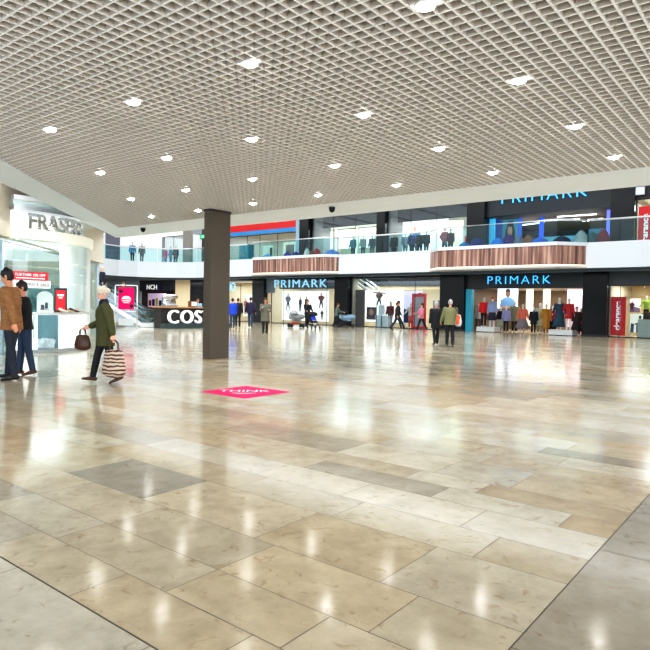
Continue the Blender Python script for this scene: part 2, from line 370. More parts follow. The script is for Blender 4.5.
b = MB(); b.strip([(x*1.0+(.75 if i < 9 else 0)*-1, y+.75) for i, (x, y) in enumerate(path)], .5, ZB-.12, ZB+.015)
struct(b.build('trim_3', mat('bluegrey_downstand', lin(74, 92, 106), .5, noise=.05)), 'blue grey downstand under the balcony')
# wood clad bays standing proud of the parapet
wood = bpy.data.materials.new('walnut_slats'); wood.use_nodes = True
nt = wood.node_tree; bs = nt.nodes['Principled BSDF']; tc = nt.nodes.new('ShaderNodeTexCoord'); mp = nt.nodes.new('ShaderNodeMapping'); mp.inputs['Scale'].default_value = (3.2, 3.2, .12)
nz = nt.nodes.new('ShaderNodeTexNoise'); nz.inputs['Scale'].default_value = 2.2; nz.inputs['Detail'].default_value = 5
rp = nt.nodes.new('ShaderNodeValToRGB'); e = rp.color_ramp.elements
e[0].position = .33; e[0].color = (*lin(84, 56, 48), 1); e[1].position = .68; e[1].color = (*lin(204, 170, 152), 1); q = e.new(.5); q.color = (*lin(142, 104, 92), 1)
for a_, b_ in ((tc.outputs['Object'], mp.inputs[0]), (mp.outputs[0], nz.inputs['Vector']), (nz.outputs['Fac'], rp.inputs[0]), (rp.outputs[0], bs.inputs['Base Color'])): nt.links.new(a_, b_)
bs.inputs['Roughness'].default_value = .45
GLOW = mat('warm_led', (1, .8, .6), .5, emit=(1, .62, .38), es=2.2, noise=.01)
def bay(x0, x1, p, label):
    t = thing('balcony_bay', label, 'wood cladding', (x0, YE, ZB), 0, 'wood clad balcony bays'); w = x1-x0
    pl = [(0, -.01), (p, -p), (w-p, -p), (w, -.01)]; q = [(.06, -.01), (p+.02, -p+.05), (w-p-.02, -p+.05), (w-.06, -.01)]
    b = MB(); b.prism(list(pl), 0, .10); b.build('lower_lip', mat('lip_grey', lin(190, 188, 186), .5, noise=.03), t)
    b = MB(); b.strip(q, .05, .10, .155); b.build('light_strip', GLOW, t)
    b = MB(); b.strip(q, .08, .155, 1.12); b.build('wood_panel', wood, t)
    b = MB(); b.strip(list(pl), .12, 1.12, 1.30); b.build('coping', PARA, t)
    b = MB(); b.prism([(x_, min(-.02, y_+.1)) for x_, y_ in q], ZF-ZB-.06, ZF-ZB); b.build('deck', SLAB, t)
    return t
bay(-18.0, -9.0, 1.15, 'walnut wood clad balcony bay above the right PRIMARK entrance')
bay(-32.95, -24.75, .8, 'walnut wood clad balcony bay above the left PRIMARK window')
# glass balustrade
def balustrade(pth, label, name='glass_balustrade'):
    t = thing(name, label, 'balustrade', (pth[0][0], pth[0][1], ZT))
    o = Vector((pth[0][0], pth[0][1]))
    b = MB(); b.tube([(x-o.x, y-o.y, 1.12) for x, y in pth], .05, 8); b.build('handrail', mat('satin_rail', (.78, .80, .83), .4, .3, noise=.03), t)
    for i in range(len(pth)-1):
        p, q = Vector(pth[i])-o, Vector(pth[i+1])-o; n = max(1, round((q-p).length/1.5)); d = (q-p)/n; u_ = d.normalized()
        for k in range(n):
            a_, c_ = p+d*k+u_*.02, p+d*(k+1)-u_*.02
            b = MB(); b.strip([tuple(a_), tuple(c_)], .016, .0, 1.09); b.build('glass_panel', GRGLASS, t)
    return t
inset = lambda P, d=.07: [(x-(d if i < 8 else 0), y+d) for i, (x, y) in enumerate(P)]
balustrade(inset(path[:11]), 'curved glass balustrade with steel handrail on the left of the balcony')
balustrade([(-32.85, YE), (-32.15, YE-.72), (-25.55, YE-.72), (-24.85, YE)], 'glass balustrade around the left wood clad bay')
balustrade([(-24.75, YE+.07), (-18.1, YE+.07)], 'straight glass balustrade between the two wood clad bays')
balustrade([(-17.95, YE), (-16.8, YE-1.07), (-10.2, YE-1.07), (-9.05, YE)], 'glass balustrade around the right wood clad bay')
balustrade([(-8.95, YE+.07), (2.5, YE+.07)], 'glass balustrade right of the wood clad bays')

# pillars between the shops
def pillar(px0, px1, z0, z1, label, m=BLACK, d=.75):
    x0, x1 = X(px0), X(px1); t = thing('pillar', label, 'pillar', ((x0+x1)/2, YF+d/2-.35, z0)); w = (x1-x0)/2
    b = MB(); b.box(-w, w, -d/2, d/2, .0, z1-z0, bev=.01); b.build('cladding', m, t)
    b = MB(); b.box(-w-.01, w+.01, -d/2-.012, d/2+.01, .0, .12); b.build('plinth', DARK, t)
    return t
pillar(255, 266.5, .0, ZB, 'glossy black ground floor pillar left of the left PRIMARK window')
pillar(337, 350.5, .0, ZB, 'glossy black ground floor pillar right of the left PRIMARK window')
pillar(442, 466, .0, ZB, 'wide glossy black ground floor pillar left of the PRIMARK entrance')
pillar(584, 608.5, .0, ZB, 'wide glossy black ground floor pillar right of the PRIMARK entrance')
pillar(301, 310, ZF, ZVOID, 'narrow black upper pillar right of the red shop fascia')
pillar(377.5, 386, ZF, ZVOID, 'black upper pillar beside the man in black')
pillar(467, 484.5, ZF, ZVOID, 'wide black upper pillar left of the upper PRIMARK front')
pillar(609, 633, ZF, ZVOID, 'wide black upper pillar right of the upper PRIMARK front')
pillar(297.5, 301, ZF, ZVOID, 'pale blue upper pillar at the end of the red fascia', mat('paleblue_clad', lin(168, 196, 216), .4, noise=.04))
pillar(193, 206, .0, ZB, 'black ground floor pillar behind the cafe counter', BLACK)

# ---- ground floor shops
DKB = mat('dark_bulkhead', lin(40, 46, 54), .6, noise=.15)
def fascia(px0, px1, z0, z1, label, m=CHAR, y=YF-.05):
    b = MB(); b.box(X(px0), X(px1), y, y+.15, z0, z1); return struct(b.build('wall_back', m), label)
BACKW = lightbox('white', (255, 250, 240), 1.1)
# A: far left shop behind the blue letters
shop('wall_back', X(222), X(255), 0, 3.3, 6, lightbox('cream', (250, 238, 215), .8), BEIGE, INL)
window(X(226), X(255), 0, 3.2, (.5,), label='glazed shop window left of the left PRIMARK window')
# B: PRIMARK window on the left
shop('wall_back', X(266), X(337), 0, 3.5, 5, BEIGE, BEIGE, mat('dark_ceiling', (.06, .065, .07), .6, noise=.1))
window(X(271), X(337), 0, ZB-.05, (.2, .85), label='left PRIMARK shop window')
fascia(266, 274, 2.4, ZB, 'grey panel left of the left PRIMARK lettering', mat('bluegrey_panel', lin(110, 122, 134), .4, noise=.05))
# C: sport shop window
shop('wall_back', X(351), X(442), 0, 3.4, 5.5, mat('cream_wall', lin(228, 216, 188), .6, noise=.04), BEIGE, mat('dark_ceiling', (.06, .065, .07), .6, noise=.1))
window(X(351), X(442), 0, ZB-.05, (.3, .72), label='ground floor shop window between the two PRIMARK fronts')
b = MB(); b.box(X(351), X(442), YF+1.5, YF+1.58, 2.92, 3.4); struct(b.build('wall_back', DKB), 'dark bulkhead inside the middle window')
b = MB(); b.box(X(271), X(337), YF+.95, YF+1.0, 2.72, 3.5); struct(b.build('wall_back', DKB), 'dark bulkhead behind the left PRIMARK lettering')
b = MB(); b.box(X(351), X(442), YF+1.6, YF+1.68, 2.62, 2.95); struct(b.build('wall_back', mat('lintel_beige', lin(188, 172, 138), .6, noise=.05)), 'beige bulkhead inside the middle window')
b = MB(); b.box(X(351), X(360), YF+.5, YF+.6, 0, 2.62); struct(b.build('wall_back', mat('brown_panel', lin(70, 52, 40), .5, noise=.1)), 'brown panel at the left of the middle window')
# D: PRIMARK entrance
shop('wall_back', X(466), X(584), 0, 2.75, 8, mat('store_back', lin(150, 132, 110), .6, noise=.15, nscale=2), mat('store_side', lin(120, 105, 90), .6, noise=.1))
fascia(462, 484, 2.6, ZB, 'dark panel left of the PRIMARK sign', mat('dark_panel', lin(34, 38, 44), .35, noise=.1))
# E: right shop
shop('wall_back', X(608.5), 1.0, 0, 3.0, 5, mat('warm_back', lin(222, 198, 150), .6, noise=.05), BEIGE)
window(X(608.5), -1.5, 0, 2.8, (.08, .3, .65), label='ground floor shop window at the right edge')
fascia(608.5, 800, 2.8, ZB, 'charcoal fascia above the right shop window', mat('slate_fascia', lin(62, 70, 80), .4, noise=.08))
# F: left of column, behind cafe
b = MB(); b.box(X(176), X(194), YF-.1, YF+.2, 0, ZB); struct(b.build('wall_back', mat('cafe_beige', lin(226, 205, 170), .6, noise=.05)), 'beige wall panel behind the cafe counter')
b = MB(); b.box(X(206), X(226), YF-.05, YF+.2, 0, ZB); struct(b.build('wall_back', BEIGE), 'beige wall hidden behind the dark column')
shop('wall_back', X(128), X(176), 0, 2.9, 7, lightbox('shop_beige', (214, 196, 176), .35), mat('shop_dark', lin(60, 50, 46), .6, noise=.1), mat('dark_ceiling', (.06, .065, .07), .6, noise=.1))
fascia(138, 176, 2.55, ZB, 'dark fascia above the shop behind the cafe', mat('ink_fascia', lin(26, 26, 40), .4, noise=.1))
b = MB(); b.box(-60, X(140), YF-.1, YF+.2, 0, ZB); struct(b.build('wall_back', mat('bluegrey_wall', lin(150, 162, 172), .5, noise=.05)), 'blue grey wall behind the escalator')
b = MB(); b.box(-60, -59.8, 5, YF, 0, ZVOID); struct(b.build('wall_left', WHITE), 'white end wall beyond the escalator')
# ---- upper floor shops
DKC = mat('upper_dark_ceiling', lin(22, 34, 48), .5, noise=.08)
# red fascia shop
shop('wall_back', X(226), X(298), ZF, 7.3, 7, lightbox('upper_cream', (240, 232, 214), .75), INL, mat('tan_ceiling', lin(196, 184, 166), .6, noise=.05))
rf = thing('red_fascia', 'long red upper shop fascia with a thin blue stripe', 'shop fascia', (X(226.6), YF-.1, 7.08))
w = X(297)-X(226.6)
b = MB(); b.box(0, w, -.06, .08, .33, 1.35); b.build('red_panel', mat('fascia_red', lin(214, 18, 22), .4, emit=lin(214, 18, 22), es=.25, noise=.04), rf)
b = MB(); b.box(0, w, -.05, .08, .03, .32); b.build('blue_stripe', mat('fascia_blue', lin(40, 140, 210), .4, emit=lin(40, 140, 210), es=.25, noise=.04), rf)
b = MB()
for k in range(5): b.box(5.55+k*.34, 5.8+k*.34, -.075, -.06, .83, 1.06)
b.build('lettering', WTXT, rf)
window(X(226), X(298), ZF, 7.08, (.3, .48, .72), label='upper shop window under the red fascia')
# display shops 1 and 2
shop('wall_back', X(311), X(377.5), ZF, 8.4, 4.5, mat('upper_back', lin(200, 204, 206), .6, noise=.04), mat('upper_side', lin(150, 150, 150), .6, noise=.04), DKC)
b = MB(); b.box(X(311), X(377.5), YF+1.2, YF+1.3, 7.35, 8.4); struct(b.build('wall_back', DKC), 'dark bulkhead in the upper window left of the man in black')
window(X(311), X(377.5), ZF, 8.5, (.33, .66), label='upper shop window left of the man in black')
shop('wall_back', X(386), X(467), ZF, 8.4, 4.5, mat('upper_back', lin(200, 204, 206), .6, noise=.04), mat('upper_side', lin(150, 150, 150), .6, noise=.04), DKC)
b = MB(); b.box(X(386), X(467), YF+1.2, YF+1.3, 7.32, 8.4); struct(b.build('wall_back', DKC), 'dark bulkhead in the upper window right of the man in black')
window(X(386), X(467), ZF, 8.5, (.3, .62), label='upper shop window right of the man in black')
# upper PRIMARK
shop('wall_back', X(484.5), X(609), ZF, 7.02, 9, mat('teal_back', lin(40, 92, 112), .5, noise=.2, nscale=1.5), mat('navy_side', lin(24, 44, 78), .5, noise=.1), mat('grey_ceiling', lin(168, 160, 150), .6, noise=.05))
fascia(484.5, 609, 7.0, ZVOID, 'charcoal fascia of the upper PRIMARK front', mat('upper_fascia', lin(38, 46, 54), .4, noise=.1))
# right upper
shop('wall_back', X(633), 1, ZF, 7.4, 5, mat('warm_back', lin(222, 198, 150), .6, noise=.05), BEIGE)
window(X(633), 0, ZF, 7.3, (.12, .5), label='upper shop window at the right edge')
fascia(633, 800, 7.3, ZVOID, 'dark fascia of the upper right shop', mat('plum_fascia', lin(48, 40, 44), .4, noise=.1))
fascia(226, 609, 8.45, ZVOID, 'wall above the upper shops', DKC)
# left upper corner: white shopfront with glazing
WL = mat('glowing_white_wall', (.82, .82, .8), .5, emit=(1, .99, .97), es=.35, noise=.02)  # glow put into the wall material to brighten it, not a lamp
b = MB(); b.box(-48.0, -47.8, 14, YF, ZF, ZVOID); struct(b.build('wall_left', WL), 'white upper wall at the far left behind the balcony')
b = MB(); b.box(-47.72, -47.6, -47.6*ray(106, 250).y/ray(106, 250).x, -47.6*ray(120, 250).y/ray(120, 250).x, ZF, ZVOID); struct(b.build('wall_left', mat('grey_lilac', lin(128, 128, 142), .5, noise=.08)), 'grey panel on the far left upper wall')
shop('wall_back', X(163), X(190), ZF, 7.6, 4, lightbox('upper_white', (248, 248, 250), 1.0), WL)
window(X(163), X(183), ZF, 7.6, (.5,), label='upper glazed shopfront left of the exit sign')
b = MB(); b.box(X(183), X(190.5), YF-.1, YF+.2, ZF, ZVOID); struct(b.build('wall_back', mat('taupe_wall', lin(176, 166, 158), .5, noise=.04)), 'taupe upper wall left of the exit sign')
b = MB(); b.box(X(190.5), X(226), YF+1.2, YF+1.4, ZF, ZVOID); struct(b.build('wall_back', CHAR), 'dark recess below the exit sign')
b = MB(); b.box(-47.8, X(183), YF-.08, YF+.1, 7.6, ZVOID); struct(b.build('wall_back', WL), 'white wall above the upper glazed shopfront')
es = thing('exit_sign', 'small green illuminated exit sign in the dark upper recess', 'exit sign', (X(196), YF+.9, 7.25))
b = MB(); b.box(-.62, .62, -.05, .05, 0, .42, bev=.01); b.build('casing', DARK, es)
b = MB(); b.box(-.58, .58, -.062, -.052, .04, .38); b.build('face', mat('exit_green', lin(20, 140, 90), .5, emit=lin(40, 190, 130), es=.9, noise=.01), es)
text('EXIT', .28, .004, WTXT, 'lettering', es, MX((-.3, -.064, .11)), width=.75)
b = MB(); b.box(-.02, .02, -.02, .02, .42, 1.2); b.build('bracket', DARK, es)
b = MB(); b.box(-47.6, -46.0, 25, YF-.2, ZF, ZF+.5); struct(b.build('trim_4', WHITE), 'white display step along the far left upper wall')
b = MB(); b.box(X(163.5), X(188), YF-2.4, YF-.25, ZF, ZF+.35); struct(b.build('trim_5', WHITE), 'white display step before the upper glazed shopfront')
for p0, p1 in ((346, 374), (396, 428), (445.5, 453)): b = MB(); b.box(X(p0), X(p1), YF+.45, YF+1.6, ZF, ZF+.45); struct(b.build('trim_6', WHITE), 'white display step in an upper shop window')
b = MB(); b.box(3.2, 3.4, 14, YF+.2, 0, ZVOID); struct(b.build('wall_right', WHITE), 'unseen white end wall added to shade the atrium')  # out of view, added to keep world light off the right parapet
# void roof and skylight
b = MB(); b.box(-60, 4, BAND_Y, YF+.2, ZVOID+.35, ZVOID+.5); struct(b.build('ceiling', WHITE), 'white ceiling above the atrium')
sk = bpy.data.objects.new('window_20', None); COL.objects.link(sk); struct(sk, 'long bright rooflight over the atrium'); sk.location = (-22, 23, ZVOID+.3)
b = MB(); b.box(-20, 20, -7, 7, 0, .04); b.build('pane', mat('skylight', (1, 1, 1), .5, emit=(.84, .92, 1), es=1.7, noise=.01), sk)
b = MB()
for k in range(11): b.box(-20+k*4-.06, -20+k*4+.06, -7, 7, -.12, -.001)
b.build('frame', WHITE, sk)

# ---- signs
BLUEL = mat('blue_neon', lin(60, 170, 235), .4, emit=lin(60, 170, 240), es=1.5, noise=.01)
DIMBL = mat('steel_blue_letters', lin(120, 160, 180), .35, emit=lin(130, 190, 220), es=.9, noise=.01)
def sign(label, name='shop_sign', loc=(0, 0, 0)): return thing(name, label, 'shop sign', loc)
x0, x1 = X(484), X(584)
t = sign('dark fascia sign with glowing blue PRIMARK letters over the ground floor entrance', loc=(x0, YF-.12, 2.64))
b = MB(); b.box(0, x1-x0, -.08, .14, 0, ZB-2.64-.01, bev=.01); b.build('panel', mat('sign_board', lin(30, 42, 52), .35, noise=.1), t)
text('PRIMARK', .70, .02, BLUEL, 'lettering', t, MX((X(488.6)-x0, -.11, .26)), width=X(551)-X(488.6), space=1.25, bold=-.012)
x0 = X(500)
t = sign('upper PRIMARK lettering in blue, partly hidden by the ceiling border', loc=(x0, YF-.12, 7.68))
b = MB(); b.box(-.1, X(586)-x0+.1, -.015, .05, .2, .26); b.build('rail', DARK, t)
text('PRIMARK', 1.0, .03, BLUEL, 'lettering', t, MX((0, -.04, 0)), width=X(584.5)-x0, space=1.25, bold=-.012)
x0 = X(275.5)
t = sign('pale blue PRIMARK letters hung in the left ground floor window', loc=(x0, YF-.12, 2.80))
b = MB(); b.box(-.1, X(328)-x0+.1, -.012, .012, .3, .34); b.build('rail', DARK, t)
text('PRIMARK', .86, .03, DIMBL, 'lettering', t, MX((0, -.04, 0)), width=X(328)-x0, space=1.2)
x0 = X(228.5)
t = sign('tall pale blue letters in the shop window beside the dark column', loc=(x0, YF-.12, 2.55))
b = MB(); b.box(-.05, X(241)-x0, -.012, .012, .45, .5); b.build('rail', DARK, t)
text('HO', 1.0, .03, DIMBL, 'lettering', t, MX((0, -.04, 0)), width=X(236.5)-x0, bold=.01)
x0 = X(146)
t = sign('small white NCH lettering on a dark fascia behind the cafe', loc=(x0, YF-.1, 2.62))
b = MB(); b.box(-.2, X(162)-x0, -.03, .03, 0, .62); b.build('panel', mat('night_blue', lin(24, 28, 66), .4, noise=.1), t)
text('NCH', .62, .02, WTXT, 'lettering', t, MX((.3, -.04, .1)), width=1.6, bold=.01)
# lower left and right interior lamps
for (a_, c_, z, dd, en) in ((228, 255, 3.2, 3, 160), (271, 336, 3.4, 2.5, 260), (355, 440, 3.3, 2.5, 360), (480, 580, 2.7, 4.2, 330), (612, 690, 2.9, 2.5, 200), (140, 176, 2.8, 3, 90),
                            (230, 296, 7.2, 3, 150), (313, 376, 7.3, 2.6, 190), (390, 465, 7.3, 2.6, 210), (490, 606, 6.95, 4, 170), (636, 700, 7.2, 2.5, 260)):
    area(((X(a_)+X(c_))/2, YF+dd-.6, z-.06), (X(c_)-X(a_))*.9, (5.0 if a_ == 480 else 2.4), en*.9)
# ------------------------------------------------------------------ people and mannequins
def rot_v(v, ax, a): return Quaternion(ax, a) @ v
HEAD = [(0, .026, .03, .052), (.025, .046, .052, .036), (.06, .059, .076, .018), (.10, .068, .088, .006), (.14, .074, .096, 0), (.18, .070, .090, -.004), (.205, .055, .068, -.008), (.222, .026, .034, -.01)]
def human(name, label, cat, x, y, face, H=1.7, z=0., legs=((0, 0), (0, 0)), arms=((5, 8, 10, 0), (5, 8, 10, 0)), lean=0., head=(0, 0),
          top=None, hem=-.10, bulk=1., trou=None, shoe=None, hair=None, hairlen=0., hat=None, skin=None, extra=None, skirt=None, vox=.011, group=None, seat=None, collar=None, face_on=True, sleeve=True, bare=False):
    """face: heading in degrees, 0 = +Y, counter-clockwise. legs: (thigh forward, knee bend) right, left. arms: (forward, out, elbow, inward)."""
    t = thing(name, label, cat, (x, y, z), R(face), group); k = H/1.75; skin = skin or SKIN
    S3 = lambda v: v*k
    hipz = .92
    J = {}
    for s, (a, kn) in zip((1, -1), legs):
        hp = Vector((.092*s, 0, hipz)); a, kn = R(a), R(kn)
        d1 = Vector((0, math.sin(a), -math.cos(a))); d2 = Vector((0, math.sin(a-kn), -math.cos(a-kn)))
        kp = hp+d1*.43; an = kp+d2*.41
        fp = max(-1.0, min(.25, (a-kn)*.9 if a-kn < 0 else (a-kn)*.5))            # foot pitch
        if a > 1.: fp = 0
        fd = Vector((.12*s, math.cos(fp), math.sin(fp))).normalized()
        J[s] = (hp, kp, an, fd)
    low = min(min((J[s][2]+J[s][3]*q).z for q in (-.05, .19))-.075 for s in (1, -1)) if seat is None else hipz-seat/k-.0
    sh = Vector((0, 0, -low))
    up = Vector((0, math.sin(R(lean)), math.cos(R(lean)))); pel = Vector((0, 0, hipz)); bk = Vector((0, up.z, -up.y))
    sp = lambda h: pel+up*h
    def done(mb): mb.xf(Matrix.Scale(k, 4) @ Matrix.Translation(sh)); return mb
    # head frame
    nb = sp(.56); hq = Quaternion((0, 0, 1), R(head[0])) @ Quaternion((1, 0, 0), R(head[1])-R(lean)*.6); hc = nb+up*.05
    def hp_(v): return hc+hq @ Vector(v)
    A = {}
    for s, (fw, out, el, inw) in zip((1, -1), arms):
        fw, out, el, inw = R(fw), R(out), R(el), R(inw)
        s0 = sp(.49)+Vector((.185*s, 0, 0))
        d1 = Vector((s*math.sin(out), math.sin(fw)*math.cos(out), -math.cos(fw)*math.cos(out)))
        o2 = out-inw; d2 = Vector((s*math.sin(o2), math.sin(fw+el)*math.cos(o2), -math.cos(fw+el)*math.cos(o2)))
        e0 = s0+d1*.29; w0 = e0+d2*.255
        A[s] = (s0, e0, w0, d2)
    # body: one skin
    b = MB()
    b.loft([hp_((0, yc, zz)) for zz, a, bb, yc in HEAD], [(a, bb) for zz, a, bb, yc in HEAD], 16, hq @ Vector((1, 0, 0)))
    if face_on:
        b.loft([hp_((0, .092, .115)), hp_((0, .108, .085)), hp_((0, .112, .074)), hp_((0, .098, .064))], [.009, .013, .014, .010], 8)
        b.loft([hp_((-.02, .083, .038)), hp_((0, .092, .038)), hp_((.02, .083, .038))], [.008, .010, .008], 8, Vector((0, 0, 1)))
        for s in (1, -1):
            b.loft([hp_((.070*s, -.012, .065)), hp_((.078*s, -.015, .09)), hp_((.080*s, -.018, .115)), hp_((.074*s, -.012, .125))], [(.010, .013), (.010, .02), (.010, .022), (.008, .012)], 8)
    b.loft([sp(.46), sp(.54), hp_((0, .0, .03)), hp_((0, .0, .07))], [.07, .055, .052, .05], 12)
    b.loft([sp(-.06), sp(.02), sp(.15), sp(.30), sp(.42), sp(.50), sp(.54)], [(.13, .09), (.155, .105), (.13, .09), (.15, .105), (.165, .10), (.13, .075), (.06, .055)], 16)
    for s in (1, -1):
        hp, kp, an, fd = J[s]
        b.loft([hp+Vector((0, 0, .02)), hp.lerp(kp, .4), kp, kp.lerp(an, .3), an], [.082, .074, .052, .053, .036], 12)
        b.loft([an-fd*.045-Vector((0, 0, .045)), an+fd*.04-Vector((0, 0, .035)), an+fd*.12-Vector((0, 0, .05)), an+fd*.175-Vector((0, 0, .055))], [(.033, .033), (.04, .036), (.042, .025), (.03, .018)], 10)
        s0, e0, w0, d = A[s]
        b.loft([s0, s0.lerp(e0, .5), e0, e0.lerp(w0, .35), w0], [.052, .045, .038, .038, .026], 10)
        # hand: palm, four fingers, thumb; palm faces the body
        n = Vector((-s, 0, 0)); n = (n-d*n.dot(d)).normalized(); sd = d.cross(n); sd = sd if sd.y > 0 or abs(sd.y) < .2 and sd.z > 0 else -sd
        b.loft([w0, w0+d*.03, w0+d*.085], [(.024, .020), (.036, .017), (.040, .014)], 10, sd)
        for q, L in zip((-.028, -.009, .010, .029), (.058, .074, .080, .070)):
            p0 = w0+d*.075+sd*q; c1 = (d+n*.25).normalized(); c2 = (d+n*.75).normalized()
            b.loft([p0, p0+c1*L*.5, p0+c1*L*.5+c2*L*.5], [.0095, .0088, .0075], 8)
        p0 = w0+d*.025+sd*.026
        b.loft([p0, p0+(d*.7+sd*.65+n*.2).normalized()*.04, p0+(d*.7+sd*.65+n*.2).normalized()*.04+(d+n*.35).normalized()*.032], [.013, .011, .009], 8)
    done(b); fuse(b, 'body', skin, t, vox*k)
    if face_on:
        for s in (1, -1): b = MB(); b.ell(hp_((.031*s, .082, .112)), .012, .008, .007, 10, 6); done(b).build('eye', mat('eye_dark', (.03, .02, .018), .3, noise=.05), t)
        b = MB()
        b.loft([hp_((-.022, .090, .036)), hp_((0, .101, .037)), hp_((.022, .090, .036))], [.003, .0045, .003], 6, Vector((0, 0, 1))); done(b).build('lips', mat('lip', lin(170, 90, 80), .5, noise=.05), t)
    # trousers
    if trou:
        b = MB(); b.loft([sp(-.08), sp(.0), sp(.10)], [(.165*min(bulk, 1.1), .118), (.172*min(bulk, 1.1), .125), (.15, .108)], 16)
        for s in (1, -1):
            hp, kp, an, fd = J[s]
            b.loft([hp+Vector((0, 0, .02)), hp.lerp(kp, .4), kp, kp.lerp(an, .4), an-(an-kp).normalized()*.0], [.098, .090, .068, .066, .056], 12)
        done(b); fuse(b, 'trousers', trou, t, vox*k)
    if skirt:
        m_, l_, w_ = skirt
        b = MB(); b.loft([sp(.1), sp(0), pel-Vector((0, 0, l_*.5)), pel-Vector((0, 0, l_))], [(.15, .11), (.175, .13), (.175+w_*.6, .13+w_*.6), (.18+w_, .14+w_)], 18, cap=False)
        for q in b.bm.verts:
            a_ = math.atan2(q.co.y, q.co.x); f = max(0, (hipz-q.co.z)/l_)*.05; q.co.x *= 1+f*math.cos(9*a_); q.co.y *= 1+f*math.cos(9*a_)
        done(b).build('skirt', m_, t)
    if shoe:
        b = MB()
        for s in (1, -1):
            hp, kp, an, fd = J[s]; dz = Vector((0, 0, 1))
            b.loft([an+Vector((0, 0, .02)), an-Vector((0, 0, .03))], [.05, .05], 10)
            b.loft([an-fd*.05-dz*.045, an+fd*.03-dz*.04, an+fd*.11-dz*.05, an+fd*.185-dz*.056], [(.038, .036), (.045, .042), (.048, .03), (.036, .022)], 12)
        done(b); fuse(b, 'shoes', shoe, t, vox*k*.9, 2)
    if top:
        b = MB(); B = bulk
        pr = [(hem, .182, .13), (hem*.4, .176, .125), (.06, .168, .12), (.18, .160, .115), (.32, .175, .125), (.43, .182, .115), (.50, .14, .09), (.55, .075, .07)]
        b.loft([sp(h) if h > 0 else pel+Vector((0, 0, h)) for h, _, _ in pr], [(a*(B if i < 6 else 1+(B-1)*.4), c*(B if i < 6 else 1+(B-1)*.4)) for i, (h, a, c) in enumerate(pr)], 18, cap=False)
        for s in (1, -1):
            s0, e0, w0, d = A[s]
            if sleeve: b.loft([s0, s0.lerp(e0, .5), e0, e0.lerp(w0, .5), w0-d*.02], [.070*B, .064*B, .056*B, .052*B, .044*B], 12)
            else: b.loft([s0, s0.lerp(e0, .4)], [.066, .062], 12)
        done(b); fuse(b, 'jacket' if hem < -.02 else 'sweater', top, t, vox*k)
    if collar:
        b = MB(); b.loft([sp(.50), sp(.545), sp(.58)], [(.115, .10), (.098, .092), (.082, .085)], 14); done(b).build('scarf', collar, t)
    if hair:
        b = MB(); pr = [(.085, .073, .080, -.028), (.13, .083, .094, -.012), (.175, .083, .101, -.007), (.21, .066, .082, -.010), (.236, .03, .042, -.012)]
        b.loft([hp_((0, yc, zz)) for zz, a, c, yc in pr], [(a, c) for zz, a, c, yc in pr], 16, hq @ Vector((1, 0, 0)))
        if hairlen: b.loft([hp_((0, -.03, .13)), hp_((0, -.058, .04)), hp_((0, -.075, -hairlen*.6)), hp_((0, -.085, -hairlen))], [(.082, .075), (.085, .055), (.09, .045), (.07, .025)], 14, hq @ Vector((1, 0, 0)))
        done(b); fuse(b, 'hair', hair, t, vox*k, 2)
    if hat == 'beret':
        b = MB(); b.loft([hp_((0, .0, .135)), hp_((0, -.003, .16)), hp_((0, -.012, .195)), hp_((0, -.02, .228)), hp_((0, -.025, .245))], [(.080, .100), (.102, .118), (.110, .125), (.085, .098), (.03, .04)], 18, hq @ Vector((1, 0, 0)))
        done(b); fuse(b, 'beret', extra or cl('cream_wool', (226, 214, 196), .9), t, vox*k, 2)
    if hat == 'cap':
        b = MB(); b.loft([hp_((0, 0, .14)), hp_((0, -.005, .19)), hp_((0, -.01, .235))], [(.08, .1), (.078, .098), (.03, .04)], 16, hq @ Vector((1, 0, 0)))
        done(b).build('cap', extra or RED, t)
    t['_k'] = k
    W = {s: Matrix.Translation((x, y, z)) @ Matrix.Rotation(R(face), 4, 'Z') @ (Matrix.Scale(k, 4) @ (A[s][2]+A[s][3]*.10+sh)) for s in (1, -1)}
    return t, W
AWAY, LEFTW, TOWARD, RIGHTW = 38.5, 128.5, 218.5, -51.5
JEANS = cl('blue_jeans', (44, 62, 92)); DJEANS = cl('dark_jeans', (34, 40, 56)); BLK = cl('black', (22, 22, 26)); NAVY = cl('navy', (24, 28, 52)); BRN = cl('brown_leather', (84, 52, 38), .5)
HBLK = cl('dark_hair', (26, 20, 18), .5); HBRN = cl('brown_hair', (74, 46, 32), .5); HGRY = cl('grey_hair', (176, 172, 170), .6); BLKSHOE = cl('black_shoe', (16, 16, 18), .4)
STRIDE = ((26, 4), (-14, 22)); STRIDE2 = ((-16, 20), (24, 5))
quilt = cl('tan_puffer', (152, 106, 64), .7); nt = quilt.node_tree; tq = nt.nodes.new('ShaderNodeTexCoord'); wq = nt.nodes.new('ShaderNodeTexWave'); wq.bands_direction = 'Z'; wq.wave_profile = 'SIN'; wq.inputs['Scale'].default_value = 5.5; wq.inputs['Distortion'].default_value = .6
bq = nt.nodes.new('ShaderNodeBump'); bq.inputs['Strength'].default_value = .3; bq.inputs['Distance'].default_value = .03
nt.links.new(tq.outputs['Object'], wq.inputs['Vector']); nt.links.new(wq.outputs['Fac'], bq.inputs['Height']); nt.links.new(bq.outputs[0], nt.nodes['Principled BSDF'].inputs['Normal'])
human('person', 'person in a tan quilted jacket and dark jeans at the left edge', 'person', -10.70, 4.86, LEFTW+6, 1.88, legs=((7, 2), (-3, 4)), arms=((8, 10, 25, 6), (-24, 12, 10, 4)), lean=4, head=(-10, -14),
      top=quilt, hem=-.13, bulk=1.22, trou=DJEANS, shoe=BLKSHOE, hair=HBLK, vox=.008)
